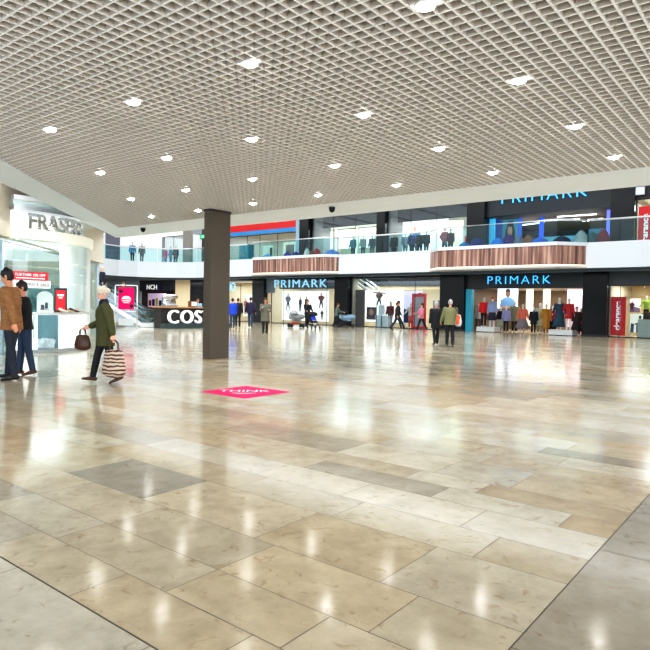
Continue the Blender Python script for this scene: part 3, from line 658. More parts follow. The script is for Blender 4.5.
human('person', 'person in a black sweater and blue jeans behind the tan jacket, by the shop window', 'person', -11.24, 5.34, LEFTW+38, 1.69, legs=((6, 2), (-5, 6)), arms=((6, 10, 30, 14), (-4, 16, 30, 22)), lean=3, head=(-16, -10),
      top=cl('black_knit', (24, 22, 30)), hem=-.07, bulk=1.12, trou=JEANS, shoe=BRN, hair=HBLK, vox=.009)
wt, wh = human('person', 'person in olive coat and cream beret walking left with two bags', 'person', -9.26, 5.74, LEFTW+26, 1.58, legs=((17, 6), (-11, 12)), arms=((-2, 10, 70, 10), (-16, 16, 6, 0)), lean=3, head=(4, -3),
      top=cl('olive_wool', (74, 76, 44), .9), hem=-.24, bulk=1.32, trou=BLK, shoe=BRN, hair=HGRY, hat='beret', collar=cl('navy_scarf', (30, 32, 52)), skin=SKIN2, vox=.008)
def bag(name, label, cat, p, rz, w, d, h, m, hm, group=None, handle=.2, part='handle', flare=1.12):
    t = thing(name, label, cat, (p.x, p.y, p.z-h-handle), rz, group)
    b = MB(); b.loft([(0, 0, 0), (0, 0, h*.25), (0, 0, h*.6), (0, 0, h)], [(w/2*flare, d/2), (w/2*flare*1.04, d/2*1.05), (w/2*1.02, d/2*.9), (w/2*.92, d/2*.45)], 20)
    b.build('body', m, t)
    for s in (-1, 1):
        b = MB(); b.tube([(-w*.22, s*d*.16, h-.01), (-w*.18, s*d*.10, h+handle*.75), (-.02, s*.008, h+handle-.005), (.02, s*.008, h+handle-.005), (w*.18, s*d*.10, h+handle*.75), (w*.22, s*d*.16, h-.01)], .008); b.build(part, hm, t)
    return t
# striped shopper: bands by a wave
ms = bpy.data.materials.new('striped_canvas'); ms.use_nodes = True; nt = ms.node_tree; bs = nt.nodes['Principled BSDF']; bs.inputs['Roughness'].default_value = .8
tc = nt.nodes.new('ShaderNodeTexCoord'); wv = nt.nodes.new('ShaderNodeTexWave'); wv.bands_direction = 'Z'; wv.inputs['Scale'].default_value = 5.2; wv.inputs['Distortion'].default_value = 3.5; wv.inputs['Detail'].default_value = 2; wv.inputs['Detail Scale'].default_value = 1.4
rp = nt.nodes.new('ShaderNodeValToRGB'); e = rp.color_ramp.elements; e[0].position = .34; e[0].color = (*lin(84, 58, 52), 1); e[1].position = .55; e[1].color = (*lin(206, 186, 168), 1)
for a_, b_ in ((tc.outputs['Object'], wv.inputs['Vector']), (wv.outputs['Fac'], rp.inputs[0]), (rp.outputs[0], bs.inputs['Base Color'])): nt.links.new(a_, b_)
bag('shopping_bag', 'brown and cream zebra striped shopping bag hanging from the olive coat wearer', 'bag', wh[-1], R(LEFTW+78), .36, .17, .36, ms, cl('brown_strap', (92, 66, 54)), handle=.19)
bag('handbag', 'small dark brown leather handbag in front of the olive coat', 'handbag', wh[1]+Vector((-.02, -.02, 0)), R(LEFTW+80), .26, .13, .19, cl('dark_leather', (74, 44, 28), .4), cl('dark_strap', (40, 28, 22)), handle=.13)

pn = lambda px, py: gz(px, py)
q = pn(265, 334)
human('person', 'person in a grey khaki coat standing and holding a phone near the black pillar', 'person', q.x, q.y, TOWARD+8, 1.70, legs=((3, 2), (-3, 3)), arms=((25, 8, 95, 20), (15, 10, 85, 25)), head=(6, -16),
      top=cl('grey_khaki', (104, 104, 92)), hem=-.30, bulk=1.22, trou=BLK, shoe=BLKSHOE, hair=HBRN, hairlen=.16)
q = pn(435.5, 345)
human('person', 'grey haired person in a long black coat walking away, left of the pair', 'person', q.x, q.y, AWAY+4, 1.60, legs=((9, 4), (-9, 14)), arms=((8, 8, 14, 0), (-6, 8, 10, 0)), lean=2, top=cl('black_coat', (20, 21, 27)), hem=-.26, bulk=1.2, trou=BLK, shoe=BLKSHOE, hair=HGRY)
q = pn(449.5, 346.5)
_, hh = human('person', 'grey haired person in a green puffer jacket walking away, right of the pair', 'person', q.x, q.y, AWAY-3, 1.66, legs=((-7, 10), (7, 4)), arms=((-4, 14, 14, 0), (14, 14, 10, 0)), lean=2, top=cl('green_puffer', (122, 122, 84), .6), hem=-.12, bulk=1.3, trou=BLK, shoe=BLKSHOE, hair=HGRY)
sb = thing('shoulder_bag', 'orange, white and navy bag slung beside the green puffer jacket', 'bag', (q.x+.27, q.y+.10, .80), R(AWAY+10))
b = MB(); b.loft([(0, 0, 0), (0, 0, .12), (0, 0, .32)], [(.10, .19), (.11, .20), (.06, .17)], 16); b.build('body', cl('white_canvas', (206, 206, 214)), sb)
b = MB(); b.loft([(-.03, -.10, .06), (-.03, -.10, .30)], [(.095, .09), (.07, .08)], 12); b.build('orange_panel', cl('orange', (232, 98, 34)), sb)
b = MB(); b.loft([(.01, .02, -.02), (.01, .02, .05)], [(.10, .18), (.112, .2)], 12); b.build('navy_base', cl('navy_band', (40, 44, 92)), sb)
b = MB(); b.tube([(-.02, -.12, .32), (-.10, -.05, .56), (-.16, 0, .66), (-.10, .05, .56), (-.02, .12, .32)], .012); b.build('strap', NAVY, sb)
q = pn(237, 328.5)
human('person', 'person in a bright blue jacket walking away, right of the dark column', 'person', q.x-.12, q.y-.25, AWAY+14, 1.72, legs=((8, 4), (-10, 14)), arms=((12, 8, 24, 0), (-6, 8, 14, 0)), lean=5, top=cl('bright_blue', (22, 70, 196)), hem=-.12, bulk=1.25, trou=JEANS, shoe=BLKSHOE, hair=HBLK)
q = pn(246, 327.5)
human('person', 'person in a dark navy jacket and jeans walking away, beside the bright blue jacket', 'person', q.x+.12, q.y+.25, AWAY-2, 1.82, legs=((-9, 12), (9, 4)), arms=((-6, 12, 14, 0), (8, 12, 14, 0)), top=cl('dusk_navy', (38, 32, 66)), hem=-.10, bulk=1.25, trou=JEANS, shoe=BLKSHOE, hair=HBLK)
q = pn(231.8, 327.5)
human('person', 'dark clothed person partly behind the column, left of the bright blue jacket', 'person', q.x, q.y+.5, AWAY+5, 1.76, legs=((6, 3), (-6, 8)), top=BLK, hem=-.12, bulk=1.2, trou=BLK, shoe=BLKSHOE, hair=HBRN)
q = pn(307, 328.5)
mum, _ = human('person', 'person in a black track jacket with white sleeve stripes pushing a stroller', 'person', q.x, q.y, TOWARD+22, 1.74, legs=((8, 4), (-8, 12)), arms=((28, 6, 42, 8), (28, 6, 42, 8)), lean=4, head=(0, -6), top=BLK, hem=-.06, bulk=1.12, trou=BLK, shoe=cl('white_trainer', (220, 220, 220)), hair=HBRN)
q = pn(343, 327.5)
human('person', 'person in a grey green top leaning on the stroller in front of the pillar', 'person', q.x+.1, q.y-.9, RIGHTW, 1.60, legs=((14, 6), (-10, 10)), arms=((34, 6, 40, 6), (34, 6, 40, 6)), lean=10, head=(0, -8), top=cl('grey_green', (92, 104, 96)), hem=-.10, bulk=1.15, trou=BLK, shoe=BLKSHOE, hair=HBRN)
q = pn(392.5, 329.5)
human('person', 'person in a tan jacket walking right, half hidden behind the dark jacket', 'person', q.x, q.y+.5, RIGHTW, 1.70, legs=STRIDE2, top=cl('tan_jacket', (134, 100, 60)), hem=-.14, bulk=1.2, trou=DJEANS, shoe=BLKSHOE, hair=HBRN)
q = pn(400, 330.5)
human('person', 'person in a dark jacket and jeans striding right before the middle window', 'person', q.x, q.y-.3, RIGHTW, 1.80, legs=((30, 3), (-20, 18)), arms=((-14, 8, 14, 0), (16, 8, 18, 0)), lean=4, top=cl('dark_jacket', (30, 28, 32)), hem=-.10, bulk=1.15, trou=DJEANS, shoe=BLKSHOE, hair=HBLK)
q = pn(421.5, 332)
human('person', 'person in a pink patterned top and black trousers walking left by the red frame', 'person', q.x, q.y, LEFTW+14, 1.64, legs=((20, 4), (-16, 16)), arms=((24, 8, 60, 10), (10, 8, 40, 6)), top=cl('pink_pattern', (196, 120, 136)), hem=-.10, bulk=1.12, trou=BLK, shoe=cl('pink_shoe', (226, 60, 120)), hair=HBLK, hairlen=.08)
# upper level
human('person', 'person in black standing at the upper balustrade', 'person', gx(393, YE+1.1), YE+1.1, AWAY+140, 1.78, ZF, top=BLK, hem=-.2, bulk=1.25, trou=BLK, shoe=BLKSHOE, hair=HBRN, vox=.014)
def stroller(label, x, y, face, seatm, hoodm, k=1., basket=None, cot=False):
    t = thing('stroller', label, 'stroller', (x, y, 0), R(face)); s = k      # forward = +y
    for sx in (-.24, .24):
        b = MB(); b.tube([(sx*s, -.55*s, 1.02*s), (sx*s, -.28*s, .66*s), (sx*s, .36*s, .14*s)], .014*s); b.tube([(sx*s, -.36*s, .12*s), (sx*s, -.05*s, .48*s)], .013*s); b.build('side_frame', DARK, t)
    b = MB(); b.tube([(-.24*s, -.55*s, 1.02*s), (.24*s, -.55*s, 1.02*s)], .018*s); b.build('handle', RUBBER, t)
    b = MB(); b.tube([(-.24*s, -.36*s, .12*s), (.24*s, -.36*s, .12*s)], .012*s); b.build('axle', DARK, t)
    for sx in (-.26, .26):
        for yy, r in ((-.36, .12), (.38, .10)):
            b = MB(); M = Matrix.Translation((sx*s, yy*s, r*s)) @ Matrix.Rotation(PI/2, 4, 'Y')
            b.lathe([(.02*s, -.025*s), (r*s*.8, -.02*s), (r*s, -.014*s), (r*s, .014*s), (r*s*.8, .02*s), (.02*s, .025*s)], seg=18); b.xf(M); b.build('wheel', RUBBER, t)
    b = MB(); b.loft([(0, .26*s, .44*s), (0, .02*s, .44*s), (0, -.16*s, .50*s), (0, -.30*s, .86*s)], [(.21*s, .05*s), (.22*s, .09*s), (.22*s, .12*s), (.21*s, .07*s)], 14); b.build('seat', seatm, t)
    if cot: b = MB(); b.loft([(0, -.34*s, .66*s), (0, 0, .62*s), (0, .40*s, .66*s)], [(.20*s, .17*s), (.23*s, .19*s), (.19*s, .15*s)], 16); b.build('carrycot', seatm, t)
    b = MB()
    for i in range(7):
        pass
    b.loft([(-.22*s, -.14*s, .80*s), (-.215*s, -.14*s, .82*s), (0, -.14*s, .84*s), (.215*s, -.14*s, .82*s), (.22*s, -.14*s, .80*s)], [(.12*s, .10*s), (.20*s, .18*s), (.24*s, .22*s), (.20*s, .18*s), (.12*s, .10*s)], 16, Vector((0, 1, 0)), cap=False)
    for v in b.bm.verts: v.co.z = max(v.co.z, .80*s)
    b.build('hood', hoodm, t)
    b = MB(); b.loft([(0, -.28*s, .24*s), (0, .14*s, .24*s)], [(.19*s, .07*s), (.17*s, .06*s)], 12); b.build('basket', basket or BLK, t)
    b = MB(); b.box(-.16*s, .16*s, .30*s, .42*s, .2*s, .225*s); b.build('footrest', DARK, t)
    return t
fw = lambda a: Vector((-math.sin(R(a)), math.cos(R(a)), 0))
p = mum.location+fw(TOWARD+22)*.78; p.x += .15
stroller('black stroller holding a child in bright blue, pushed by the black track jacket', p.x, p.y, TOWARD+22, BLK, BLK)
c = p+fw(TOWARD+22)*.0
human('person', 'small child in bright blue sitting in the black stroller', 'person', c.x, c.y, TOWARD+22, .92, legs=((78, 70), (78, 70)), arms=((30, 10, 40, 10), (30, 10, 40, 10)), seat=.50, lean=-14, top=cl('child_blue', (34, 70, 210)), hem=-.04, bulk=1.3, trou=cl('child_white', (214, 214, 220)), shoe=BLKSHOE, hair=HBRN)
q = pn(296, 327.5)
stroller('grey pram with a red basket beside the black track jacket', q.x, q.y, RIGHTW+20, cl('pram_grey', (150, 152, 156)), cl('pram_light', (176, 178, 182)), 1.05, cl('basket_red', (190, 30, 36)), True)
q = pn(355, 327.3)
stroller('pale blue and black stroller in front of the middle shop window', q.x-.2, q.y-.7, RIGHTW, cl('stroller_blue', (150, 180, 206)), BLK, 1.08, None, True)
# ------------------------------------------------------------------ curved store front on the left
KW = -9.2                                              # its wall runs along x + y = KW
RC = Vector((-18.55, 7.80)); RR = 2.70
def arc_pt(phi, r=RR): return Vector((RC.x+r*math.cos(phi), RC.y+r*math.sin(phi)))
def px_of(P):
    q = Vector(P)-EYE; return 325+FPX*q.dot(RT)/q.dot(FW)
def phi_px(px, z=2.0):                                 # angle on the drum seen at a pixel column
    a, c = R(-12), R(28)
    for _ in range(40):
        m = (a+c)/2
        if px_of((*arc_pt(m), z)) < px: a = m
        else: c = m
    return a
PH0 = phi_px(11); PH1 = R(109)
def arc(p0, p1, r, n=28): return [tuple(arc_pt(p0+(p1-p0)*i/n, r)) for i in range(n+1)]
def arcwall(p0, p1, r, t, z0, z1, n=28, c=None): b = MB(); b.strip(arc(p0, p1, r, n), t, z0, z1); [setattr(f, 'smooth', False) for f in b.bm.faces]; return b
CREAM = mat('cream_ledge_glow', lin(236, 234, 220), .4, emit=lin(236, 234, 214), es=.3, noise=.03); LITW = mat('white_glow', (.86, .88, .87), .4, emit=(.93, 1, .98), es=.6, noise=.02)  # weak glow put into both materials to brighten the underlit storefront
fs = thing('curved_shopfront', 'curved white and glass storefront drum with chrome FRASERS lettering', 'shopfront', (RC.x, RC.y, 0))
def onfs(mb, name, m): mb.xf(Matrix.Translation((-RC.x, -RC.y, 0))); return mb.build(name, m, fs)
onfs(arcwall(PH0, PH1, RR+.05, .25, 0, .09), 'base', mat('grey_stone_base', lin(168, 176, 180), .4, noise=.05))
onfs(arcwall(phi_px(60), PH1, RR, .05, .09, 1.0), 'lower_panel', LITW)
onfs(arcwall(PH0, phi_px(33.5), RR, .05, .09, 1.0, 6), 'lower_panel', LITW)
onfs(arcwall(phi_px(33.8), phi_px(59.7), RR-.01, .02, .09, 1.0, 10), 'lower_glass', SHOPGLASS)
onfs(arcwall(phi_px(36), phi_px(38.5), RR-.03, .06, .09, 1.0, 2), 'mullion', LITW)
onfs(arcwall(PH0, PH1, RR+.06, .75, 1.0, 1.07), 'display_ledge', mat('pale_ledge', (.82, .85, .86), .25, noise=.03))
onfs(arcwall(PH0, PH1, RR, .02, 1.07, 2.96, 36), 'upper_glass', glass('drum_glass', (.92, .97, .97), .04))
onfs(arcwall(PH0, PH1, RR+.08, .5, 2.96, 3.22), 'cream_band', CREAM)
onfs(arcwall(PH0, PH1, RR-.22, .1, 3.22, 3.70), 'sign_backing', LITW)
onfs(arcwall(PH0, PH1, RR+.14, .5, 3.68, 3.80), 'canopy_lower_rim', STEEL)
onfs(arcwall(PH0, PH1, RR+.06, .3, 3.80, 3.92), 'canopy_glass_band', mat('aqua_band', lin(176, 196, 194), .15, noise=.06))
onfs(arcwall(PH0, PH1, RR+.12, .5, 3.92, 4.04), 'canopy_rim', mat('silver_rim', (.72, .74, .75), .35, .6, noise=.05))
onfs(MB().prism(list(arc(PH0, PH1, RR-.05)), 4.00, 4.03), 'canopy_top', WHITE)
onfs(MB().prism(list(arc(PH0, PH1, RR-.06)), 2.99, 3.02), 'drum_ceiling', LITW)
p0_, p1_ = phi_px(27.5, 3.4), phi_px(74, 3.4)+.12
text('FRASERS', .50, .045, CHROME, 'lettering', fs, None, fn=lambda v: Vector(((RR+.05+v.z)*math.cos(p0_+v.x), (RR+.05+v.z)*math.sin(p0_+v.x), 3.235+v.y*1.1)), width=p1_-p0_, bold=.012)
# wall either side
DV = Vector((-.7071, .7071))
def wl(s): return (KW/2+DV.x*s, KW/2+DV.y*s)
def s_of(px):
    a = math.atan2((ray(px, 305)).x, ray(px, 305).y); d = Vector((math.sin(a), math.cos(a))); t = KW/(d.x+d.y); p = d*t
    return (Vector(p)-Vector((KW/2, KW/2))).dot(DV)
SA, SB_ = s_of(11), s_of(97)
bw = MB(); bw.strip([wl(SA-9), wl(SA)], -.25, 3.36, 4.5); struct(bw.build('wall_left', mat('beige_front', lin(226, 218, 202), .6, noise=.03)), 'beige upper wall left of the curved storefront')
bw = MB(); bw.strip([wl(14.2), wl(SB_)], -.25, 2.98, 4.5); struct(bw.build('wall_left', mat('beige_front', lin(226, 218, 202), .6)), 'beige upper wall right of the curved storefront')
bw = MB(); bw.strip([wl(SB_), (wl(SB_)[0]-4, wl(SB_)[1]-4)], .25, 0, 4.5); struct(bw.build('wall_left', mat('beige_front', lin(226, 218, 202), .6)), 'end wall of the department store by the escalator')
def wall_window(n, s0, s1, z0, z1, m, label, y=0):
    o = bpy.data.objects.new('window_%d' % n, None); COL.objects.link(o); struct(o, label)
    b = MB(); b.strip([wl(s0), wl(s1)], -.03, z0, z1); b.build('pane', m, o)
    b = MB()
    for q in (s0, s1-.06): b.strip([wl(q), wl(q+.06)], -.1, z0, z1)
    b.strip([wl(s0), wl(s1)], -.1, z1, z1+.08); b.build('frame', STEEL, o)
wall_window(30, SA-4.5, SA-.75, 0, 3.28, SHOPGLASS, 'glass portal left of the curved storefront')
wall_window(31, 14.4, SB_-.1, 0, 2.9, SHOPGLASS, 'glazing right of the curved storefront')
# store interior
tb = bpy.data.materials.new('atrium_reflection_paint'); tb.use_nodes = True; nt = tb.node_tree; bs = nt.nodes['Principled BSDF']; bs.inputs['Roughness'].default_value = .6  # teal and white noise paints the atrium's reflection in the storefront glass
tc = nt.nodes.new('ShaderNodeTexCoord'); nz = nt.nodes.new('ShaderNodeTexNoise'); nz.inputs['Scale'].default_value = 1.5; nz.inputs['Detail'].default_value = 4; nz.inputs['Distortion'].default_value = 1
rp = nt.nodes.new('ShaderNodeValToRGB'); e = rp.color_ramp.elements; e[0].position = .38; e[0].color = (*lin(44, 84, 92), 1); e[1].position = .76; e[1].color = (*lin(214, 232, 236), 1); q = e.new(.5); q.color = (*lin(104, 156, 168), 1)
for a_, b_ in ((tc.outputs['Object'], nz.inputs['Vector']), (nz.outputs['Fac'], rp.inputs[0]), (rp.outputs[0], bs.inputs['Base Color'])): nt.links.new(a_, b_)
def wk(s, k): return (k/2+DV.x*s, k/2+DV.y*s)
b = MB(); b.strip([wk(3, KW-5.0), wk(SB_+2, KW-5.0)], -.1, 0, 3.0); struct(b.build('wall_left', tb), 'store interior wall painted with the teal reflection in the glass')
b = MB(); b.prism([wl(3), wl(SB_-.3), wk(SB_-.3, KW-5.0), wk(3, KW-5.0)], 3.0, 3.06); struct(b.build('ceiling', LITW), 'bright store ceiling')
for px, d_, w_, h_ in ((29, 22.2, .7, 2.2), (50, 22.6, .6, 1.9)):
    a = math.atan2(ray(px, 305).x, ray(px, 305).y); t = thing('display_case', 'tall teal glass display case inside the storefront, %s' % ('under the red sale banner' if px < 40 else 'behind the white oval poster'), 'display case', (d_*math.sin(a), d_*math.cos(a), 0), R(-47))
    b = MB(); b.box(-w_/2, w_/2, -.3, .3, 0, .4, bev=.01); b.build('base', CREAM, t)
    b = MB(); b.box(-w_/2+.02, w_/2-.02, -.28, .28, .4, h_); b.build('glass_box', glass('teal_case', (.45, .72, .76), .08), t)
    for z in (.9, 1.4):
        b = MB(); b.box(-w_/2+.04, w_/2-.04, -.26, .26, z, z+.02); b.build('shelf', STEEL, t)
a = math.atan2(ray(75, 305).x, ray(75, 305).y); cw = thing('round_column', 'fat round white column inside the curved storefront', 'column', (19.55*math.sin(a), 19.55*math.cos(a), 0))
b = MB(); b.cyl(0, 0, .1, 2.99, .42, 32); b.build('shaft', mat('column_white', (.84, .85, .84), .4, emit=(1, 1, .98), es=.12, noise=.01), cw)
b = MB(); b.cyl(0, 0, 0, .1, .46, 32); b.build('base', STEEL, cw)
def arcsign(px0, px1, z0, z1, r, m, name, parent, z=2.0, t=.012):
    b = MB(); b.strip(arc(phi_px(px0, z), phi_px(px1, z), r, 12), t, z0, z1); b.xf(Matrix.Translation((-RC.x, -RC.y, 0))); return b.build(name, m, parent)
def arctext(s, px0, px1, z, size, r, m, parent, sy=1.0, zz=2.0, bold=0.):
    a_, c_ = phi_px(px0, zz), phi_px(px1, zz)
    return text(s, size, .004, m, 'lettering', parent, None, fn=lambda v: Vector(((r+v.z)*math.cos(a_+v.x), (r+v.z)*math.sin(a_+v.x), z+v.y*sy)), width=c_-a_, bold=bold)
sg = thing('sale_banner', 'red sale banner with white text hung in the curved store window', 'banner', (RC.x, RC.y, 0))
arcsign(12.3, 47.3, 1.905, 2.12, RR+.035, mat('banner_red', lin(232, 44, 62), .5, emit=lin(232, 44, 62), es=.2, noise=.02), 'board', sg)
arctext('FURTHER 10% OFF', 15, 44.5, 2.005, .10, RR+.045, WTXT, sg); arcsign(15.5, 44, 1.94, 1.965, RR+.045, WTXT, 'small_print', sg)
sg = thing('sale_banner', 'white HALF PRICE SALE strip under the red sale banner', 'banner', (RC.x, RC.y, 0))
arcsign(8.5, 50, 1.70, 1.895, RR+.03, mat('banner_white', (.85, .85, .85), .5, emit=(1, 1, 1), es=.25, noise=.02), 'board', sg)
arctext('HALF PRICE SALE', 13, 48.5, 1.755, .11, RR+.04, mat('grey_lettering', lin(120, 124, 130), .5, noise=.02), sg)
def stand_at(px, d): a = math.atan2(ray(px, 305).x, ray(px, 305).y); return d*math.sin(a), d*math.cos(a), -a
x, y, rz = stand_at(45, 17.98)
t = thing('oval_poster', 'white rounded poster with a small product picture on the window ledge', 'poster', (x, y, 1.07), rz)
b = MB()
pts = [(-.2, 0), (.2, 0)]+[(.2*math.cos(k*PI/14), .40+.16*math.sin(k*PI/14)) for k in range(15)]
b.prism(pts, 0, .02, Matrix.Rotation(PI/2, 4, 'X')); b.build('board', mat('poster_white', (.86, .86, .87), .4, emit=(1, 1, 1), es=.25, noise=.02), t)
b = MB(); b.box(-.10, -.02, -.03, -.021, .08, .2); b.box(0, .07, -.03, -.021, .1, .26); b.box(-.12, .1, -.03, -.021, .06, .075); b.build('picture', mat('poster_ink', lin(60, 62, 78), .5, noise=.2), t)
x, y, rz = stand_at(60.6, 18.02)
t = thing('framed_poster', 'red sale poster in a black frame on the window ledge beside the white column', 'poster', (x, y, 1.07), rz)
b = MB(); b.box(-.16, .16, -.02, .02, 0, .66, bev=.005); b.build('frame', DARK, t)
b = MB(); b.box(-.12, .12, -.028, -.021, .05, .6); b.build('poster', mat('poster_red', lin(226, 36, 52), .5, emit=lin(226, 36, 52), es=.15, noise=.03), t)
b = MB(); b.box(-.08, .08, -.031, -.0285, .44, .49); b.box(-.05, .05, -.031, -.0285, .38, .41); b.build('small_print', WTXT, t)
for i, (px, d, c, lb) in enumerate(((63.5, 17.92, (232, 222, 208), 'cream heeled shoe on the ledge, nearest the red framed poster'), (69, 18.05, (190, 170, 150), 'beige shoe on the ledge, second from the red framed poster'), (74, 18.2, (90, 70, 60), 'brown shoe on the ledge, third from the red framed poster'), (80, 18.5, (216, 206, 196), 'pale shoe on the ledge, farthest from the red framed poster'))):
    x, y, rz = stand_at(px, d); t = thing('shoe', lb, 'shoe', (x, y, 1.07), rz+rnd.uniform(-.4, .4), 'shoes on the window ledge')
    b = MB(); b.loft([(-.11, 0, .10), (-.06, 0, .075), (0, 0, .045), (.08, 0, .03), (.13, 0, .025)], [(.03, .035), (.036, .045), (.036, .04), (.038, .028), (.025, .018)], 12, Vector((0, 1, 0))); b.build('upper', cl('shoe%d' % i, c, .4), t)
    b = MB(); b.box(-.125, -.085, -.018, .018, 0, .07); b.build('heel', BRN, t)
st = MB()
for i in range(46):
    a_ = phi_px(rnd.uniform(34.5, 58)); rr_ = RR-rnd.uniform(.12, .4); p = arc_pt(a_, rr_); k = rnd.uniform(.05, .11)
    st.ell((p.x, p.y, .09+k*.7+rnd.random()*.16), k, k*1.1, k, 8, 5)
for v in st.bm.verts: v.co += Vector((rnd.uniform(-.012, .012), rnd.uniform(-.012, .012), rnd.uniform(-.012, .012)))
o = st.build('tissue_heap', mat('white_tissue', (.86, .87, .88), .7, emit=(1, 1, 1), es=.15, noise=.03)); tag(o, 'heap of crumpled white paper behind the lower storefront glass', 'tissue paper'); o['kind'] = 'stuff'
b = MB(); b.strip(arc(PH0, PH1, RR-.75, 16), .05, .0, 1.0); struct(b.build('wall_left', mat('aqua_back', lin(150, 190, 200), .5, noise=.15)), 'aqua panel behind the lower storefront glass')
l = area((-18.6, 8.0, 2.95), 3.5, 3.5, 170, (.95, 1, .98)); l = area((-13.9, 6.3, 4.12), 2.5, .6, 130, (1, .99, .97), (R(48), 0, R(52))); l = area((-17.6, 8.3, .96), .8, .8, 25, (.95, 1, 1))  # middle lamp is an added wash brightening the storefront, no fitting there

# ------------------------------------------------------------------ escalator
E0 = gz(141.5, 327.3); TH = -2.52; ED = Vector((math.cos(TH), math.sin(TH), 0)); EN = Vector((ED.y, -ED.x, 0)); EW = 1.25; RISE = 4.4; RUN = RISE/.5774
es_ = thing('escalator', 'escalator with steel steps and glass sides rising left behind the storefront', 'escalator', tuple(E0), TH)
# local x = up the run, local y: 0 (left, near) to -EW (right)
def prof(off, x0=-1.0, x1=RUN+1.6): return [(x0, off), (0, off), (RUN, RISE+off), (x1, RISE+off)]
def side(mb, y0, y1, top, bot):
    a = [Vector((x, y0, z)) for x, z in top]+[Vector((x, y0, z)) for x, z in reversed(bot)]; c = [Vector((q.x, y1, q.z)) for q in a]
    A = [mb.bm.verts.new(q) for q in a]; C = [mb.bm.verts.new(q) for q in c]; n = len(a); h = n//2
    for i in range(h-1): mb.bm.faces.new((A[i], A[i+1], A[n-2-i], A[n-1-i])); mb.bm.faces.new((C[n-1-i], C[n-2-i], C[i+1], C[i]))
    for i in range(n): mb.bm.faces.new((A[i], C[i], C[(i+1) % n], A[(i+1) % n]))
b = MB(); side(b, -.02, -EW+.02, [(x, z-.02) for x, z in prof(.0, -.5)], [(-.5, 0.0), (.9, 0.0), (RUN+.4, RISE-.9), (RUN+1.6, RISE-.9)]); b.build('truss', mat('escalator_grey', lin(150, 160, 166), .35, .4, noise=.05), es_)
b = MB(); n = int(RUN/.4)
for i in range(n): b.box(i*.4, i*.4+.42, -EW+.14, -.14, i*.4*.5774-.02, i*.4*.5774+.2)
b.build('steps', mat('step_metal', lin(96, 102, 108), .45, .6, noise=.1), es_)
b = MB(); b.box(-1.2, .1, -EW+.05, -.05, .0, .02); b.build('landing_plate', STEEL, es_)
for y0, nm in ((-.06, 'near'), (-EW+.06, 'far')):
    b = MB(); side(b, y0-.01, y0+.01, prof(.98, -.55), prof(.25, -.55)); b.build('glass_side', glass('escalator_glass', (.78, .88, .9), .10), es_)
    b = MB(); b.tube([(-.55, y0, .32), (-.75, y0, .5), (-.78, y0, .75), (-.62, y0, .96), (-.45, y0, 1.0), (0, y0, 1.0), (RUN, y0, RISE+1.0), (RUN+1.6, y0, RISE+1)], .045, 8); b.build('handrail', DARK, es_)
    b = MB(); side(b, y0-.09, y0+.09, prof(.26, -.7), prof(.02, -.7)); b.build('skirt', mat('skirt_steel', (.72, .74, .76), .3, .8, noise=.04), es_)
area((-44.5, 32.2, 3.36), 6, 3, 190, (.9, .96, 1)); area((-38.5, 33.8, 3.36), 5, 1.5, 70)  # added fill lamps under the balcony, lifting the dark wall behind the escalator
def on_esc(s, off=EW/2): return E0+ED*s-Vector((-ED.y, ED.x, 0))*off+Vector((0, 0, s*.5774+.16))
def esc_at(px, off=EW/2):
    best = min((abs(px_of(on_esc(s*.05, off))-px), s*.05) for s in range(0, 150)); return on_esc(best[1], off)
p = esc_at(102.5)
human('person', 'person in a dark navy jacket riding the escalator', 'person', p.x, p.y, R(1)*0+math.degrees(TH)-90+180, 1.78, p.z+.02, top=cl('ride_navy', (20, 26, 46)), hem=-.1, bulk=1.25, trou=BLK, shoe=BLKSHOE, skin=SKIN2, vox=.014)
p = esc_at(122.5, .8)
human('person', 'brown haired person in a rust jacket low on the escalator behind the pink poster', 'person', p.x, p.y, math.degrees(TH)+90, 1.6, p.z+.02, top=cl('rust', (128, 66, 40)), hem=-.1, bulk=1.2, trou=BLK, shoe=BLKSHOE, hair=HBRN, hairlen=.1, vox=.014)
# pink poster stand
p = gz(126, 331.5); hw = .50
ps = thing('poster_stand', 'pink poster in a chrome stand in front of the escalator', 'poster stand', (p.x, p.y, 0), R(AWAY+16))
for sx in (-hw, hw):
    b = MB(); b.tube([(sx, 0, .03), (sx, 0, 2.2)], .03); b.build('post', CHROME, ps)
    b = MB(); b.box(sx-.04, sx+.04, -.3, .3, 0, .04, bev=.008); b.build('foot', CHROME, ps)
for z in (.95, 2.2):
    b = MB(); b.tube([(-hw, 0, z), (hw, 0, z)], .025); b.build('crossbar', CHROME, ps)
b = MB(); b.box(-.36, .36, -.02, .02, 1.06, 2.10, bev=.004); b.build('poster', PINK, ps)
b = MB(); b.prism([(.2*math.cos(k*PI/10), .12*math.sin(k*PI/10)) for k in range(11)]+[(-.24, -.04), (.24, -.04)], 0, .006, Matrix.Translation((0, -.022, 1.58)) @ Matrix.Rotation(PI/2, 4, 'X'))
b.box(-.2, .2, -.03, -.021, 1.44, 1.49); b.box(-.14, .14, -.03, -.021, 1.36, 1.40); b.build('emblem', TW, ps)
b = MB()
for cx, cz in ((-.24, 1.92), (.24, 1.22)): b.prism([(.09*math.cos(k*PI/8), .09*math.sin(k*PI/8)) for k in range(16)], 0, .005, Matrix.Translation((cx, -.022, cz)) @ Matrix.Rotation(PI/2, 4, 'X'))
b.build('dots', mat('poster_dark', lin(60, 20, 50), .5, noise=.1), ps)
b = MB(); b.box(-.34, .34, -.015, .015, .30, .62, bev=.004); b.build('lower_panel', mat('pale_panel', lin(206, 214, 220), .4, noise=.05), ps)

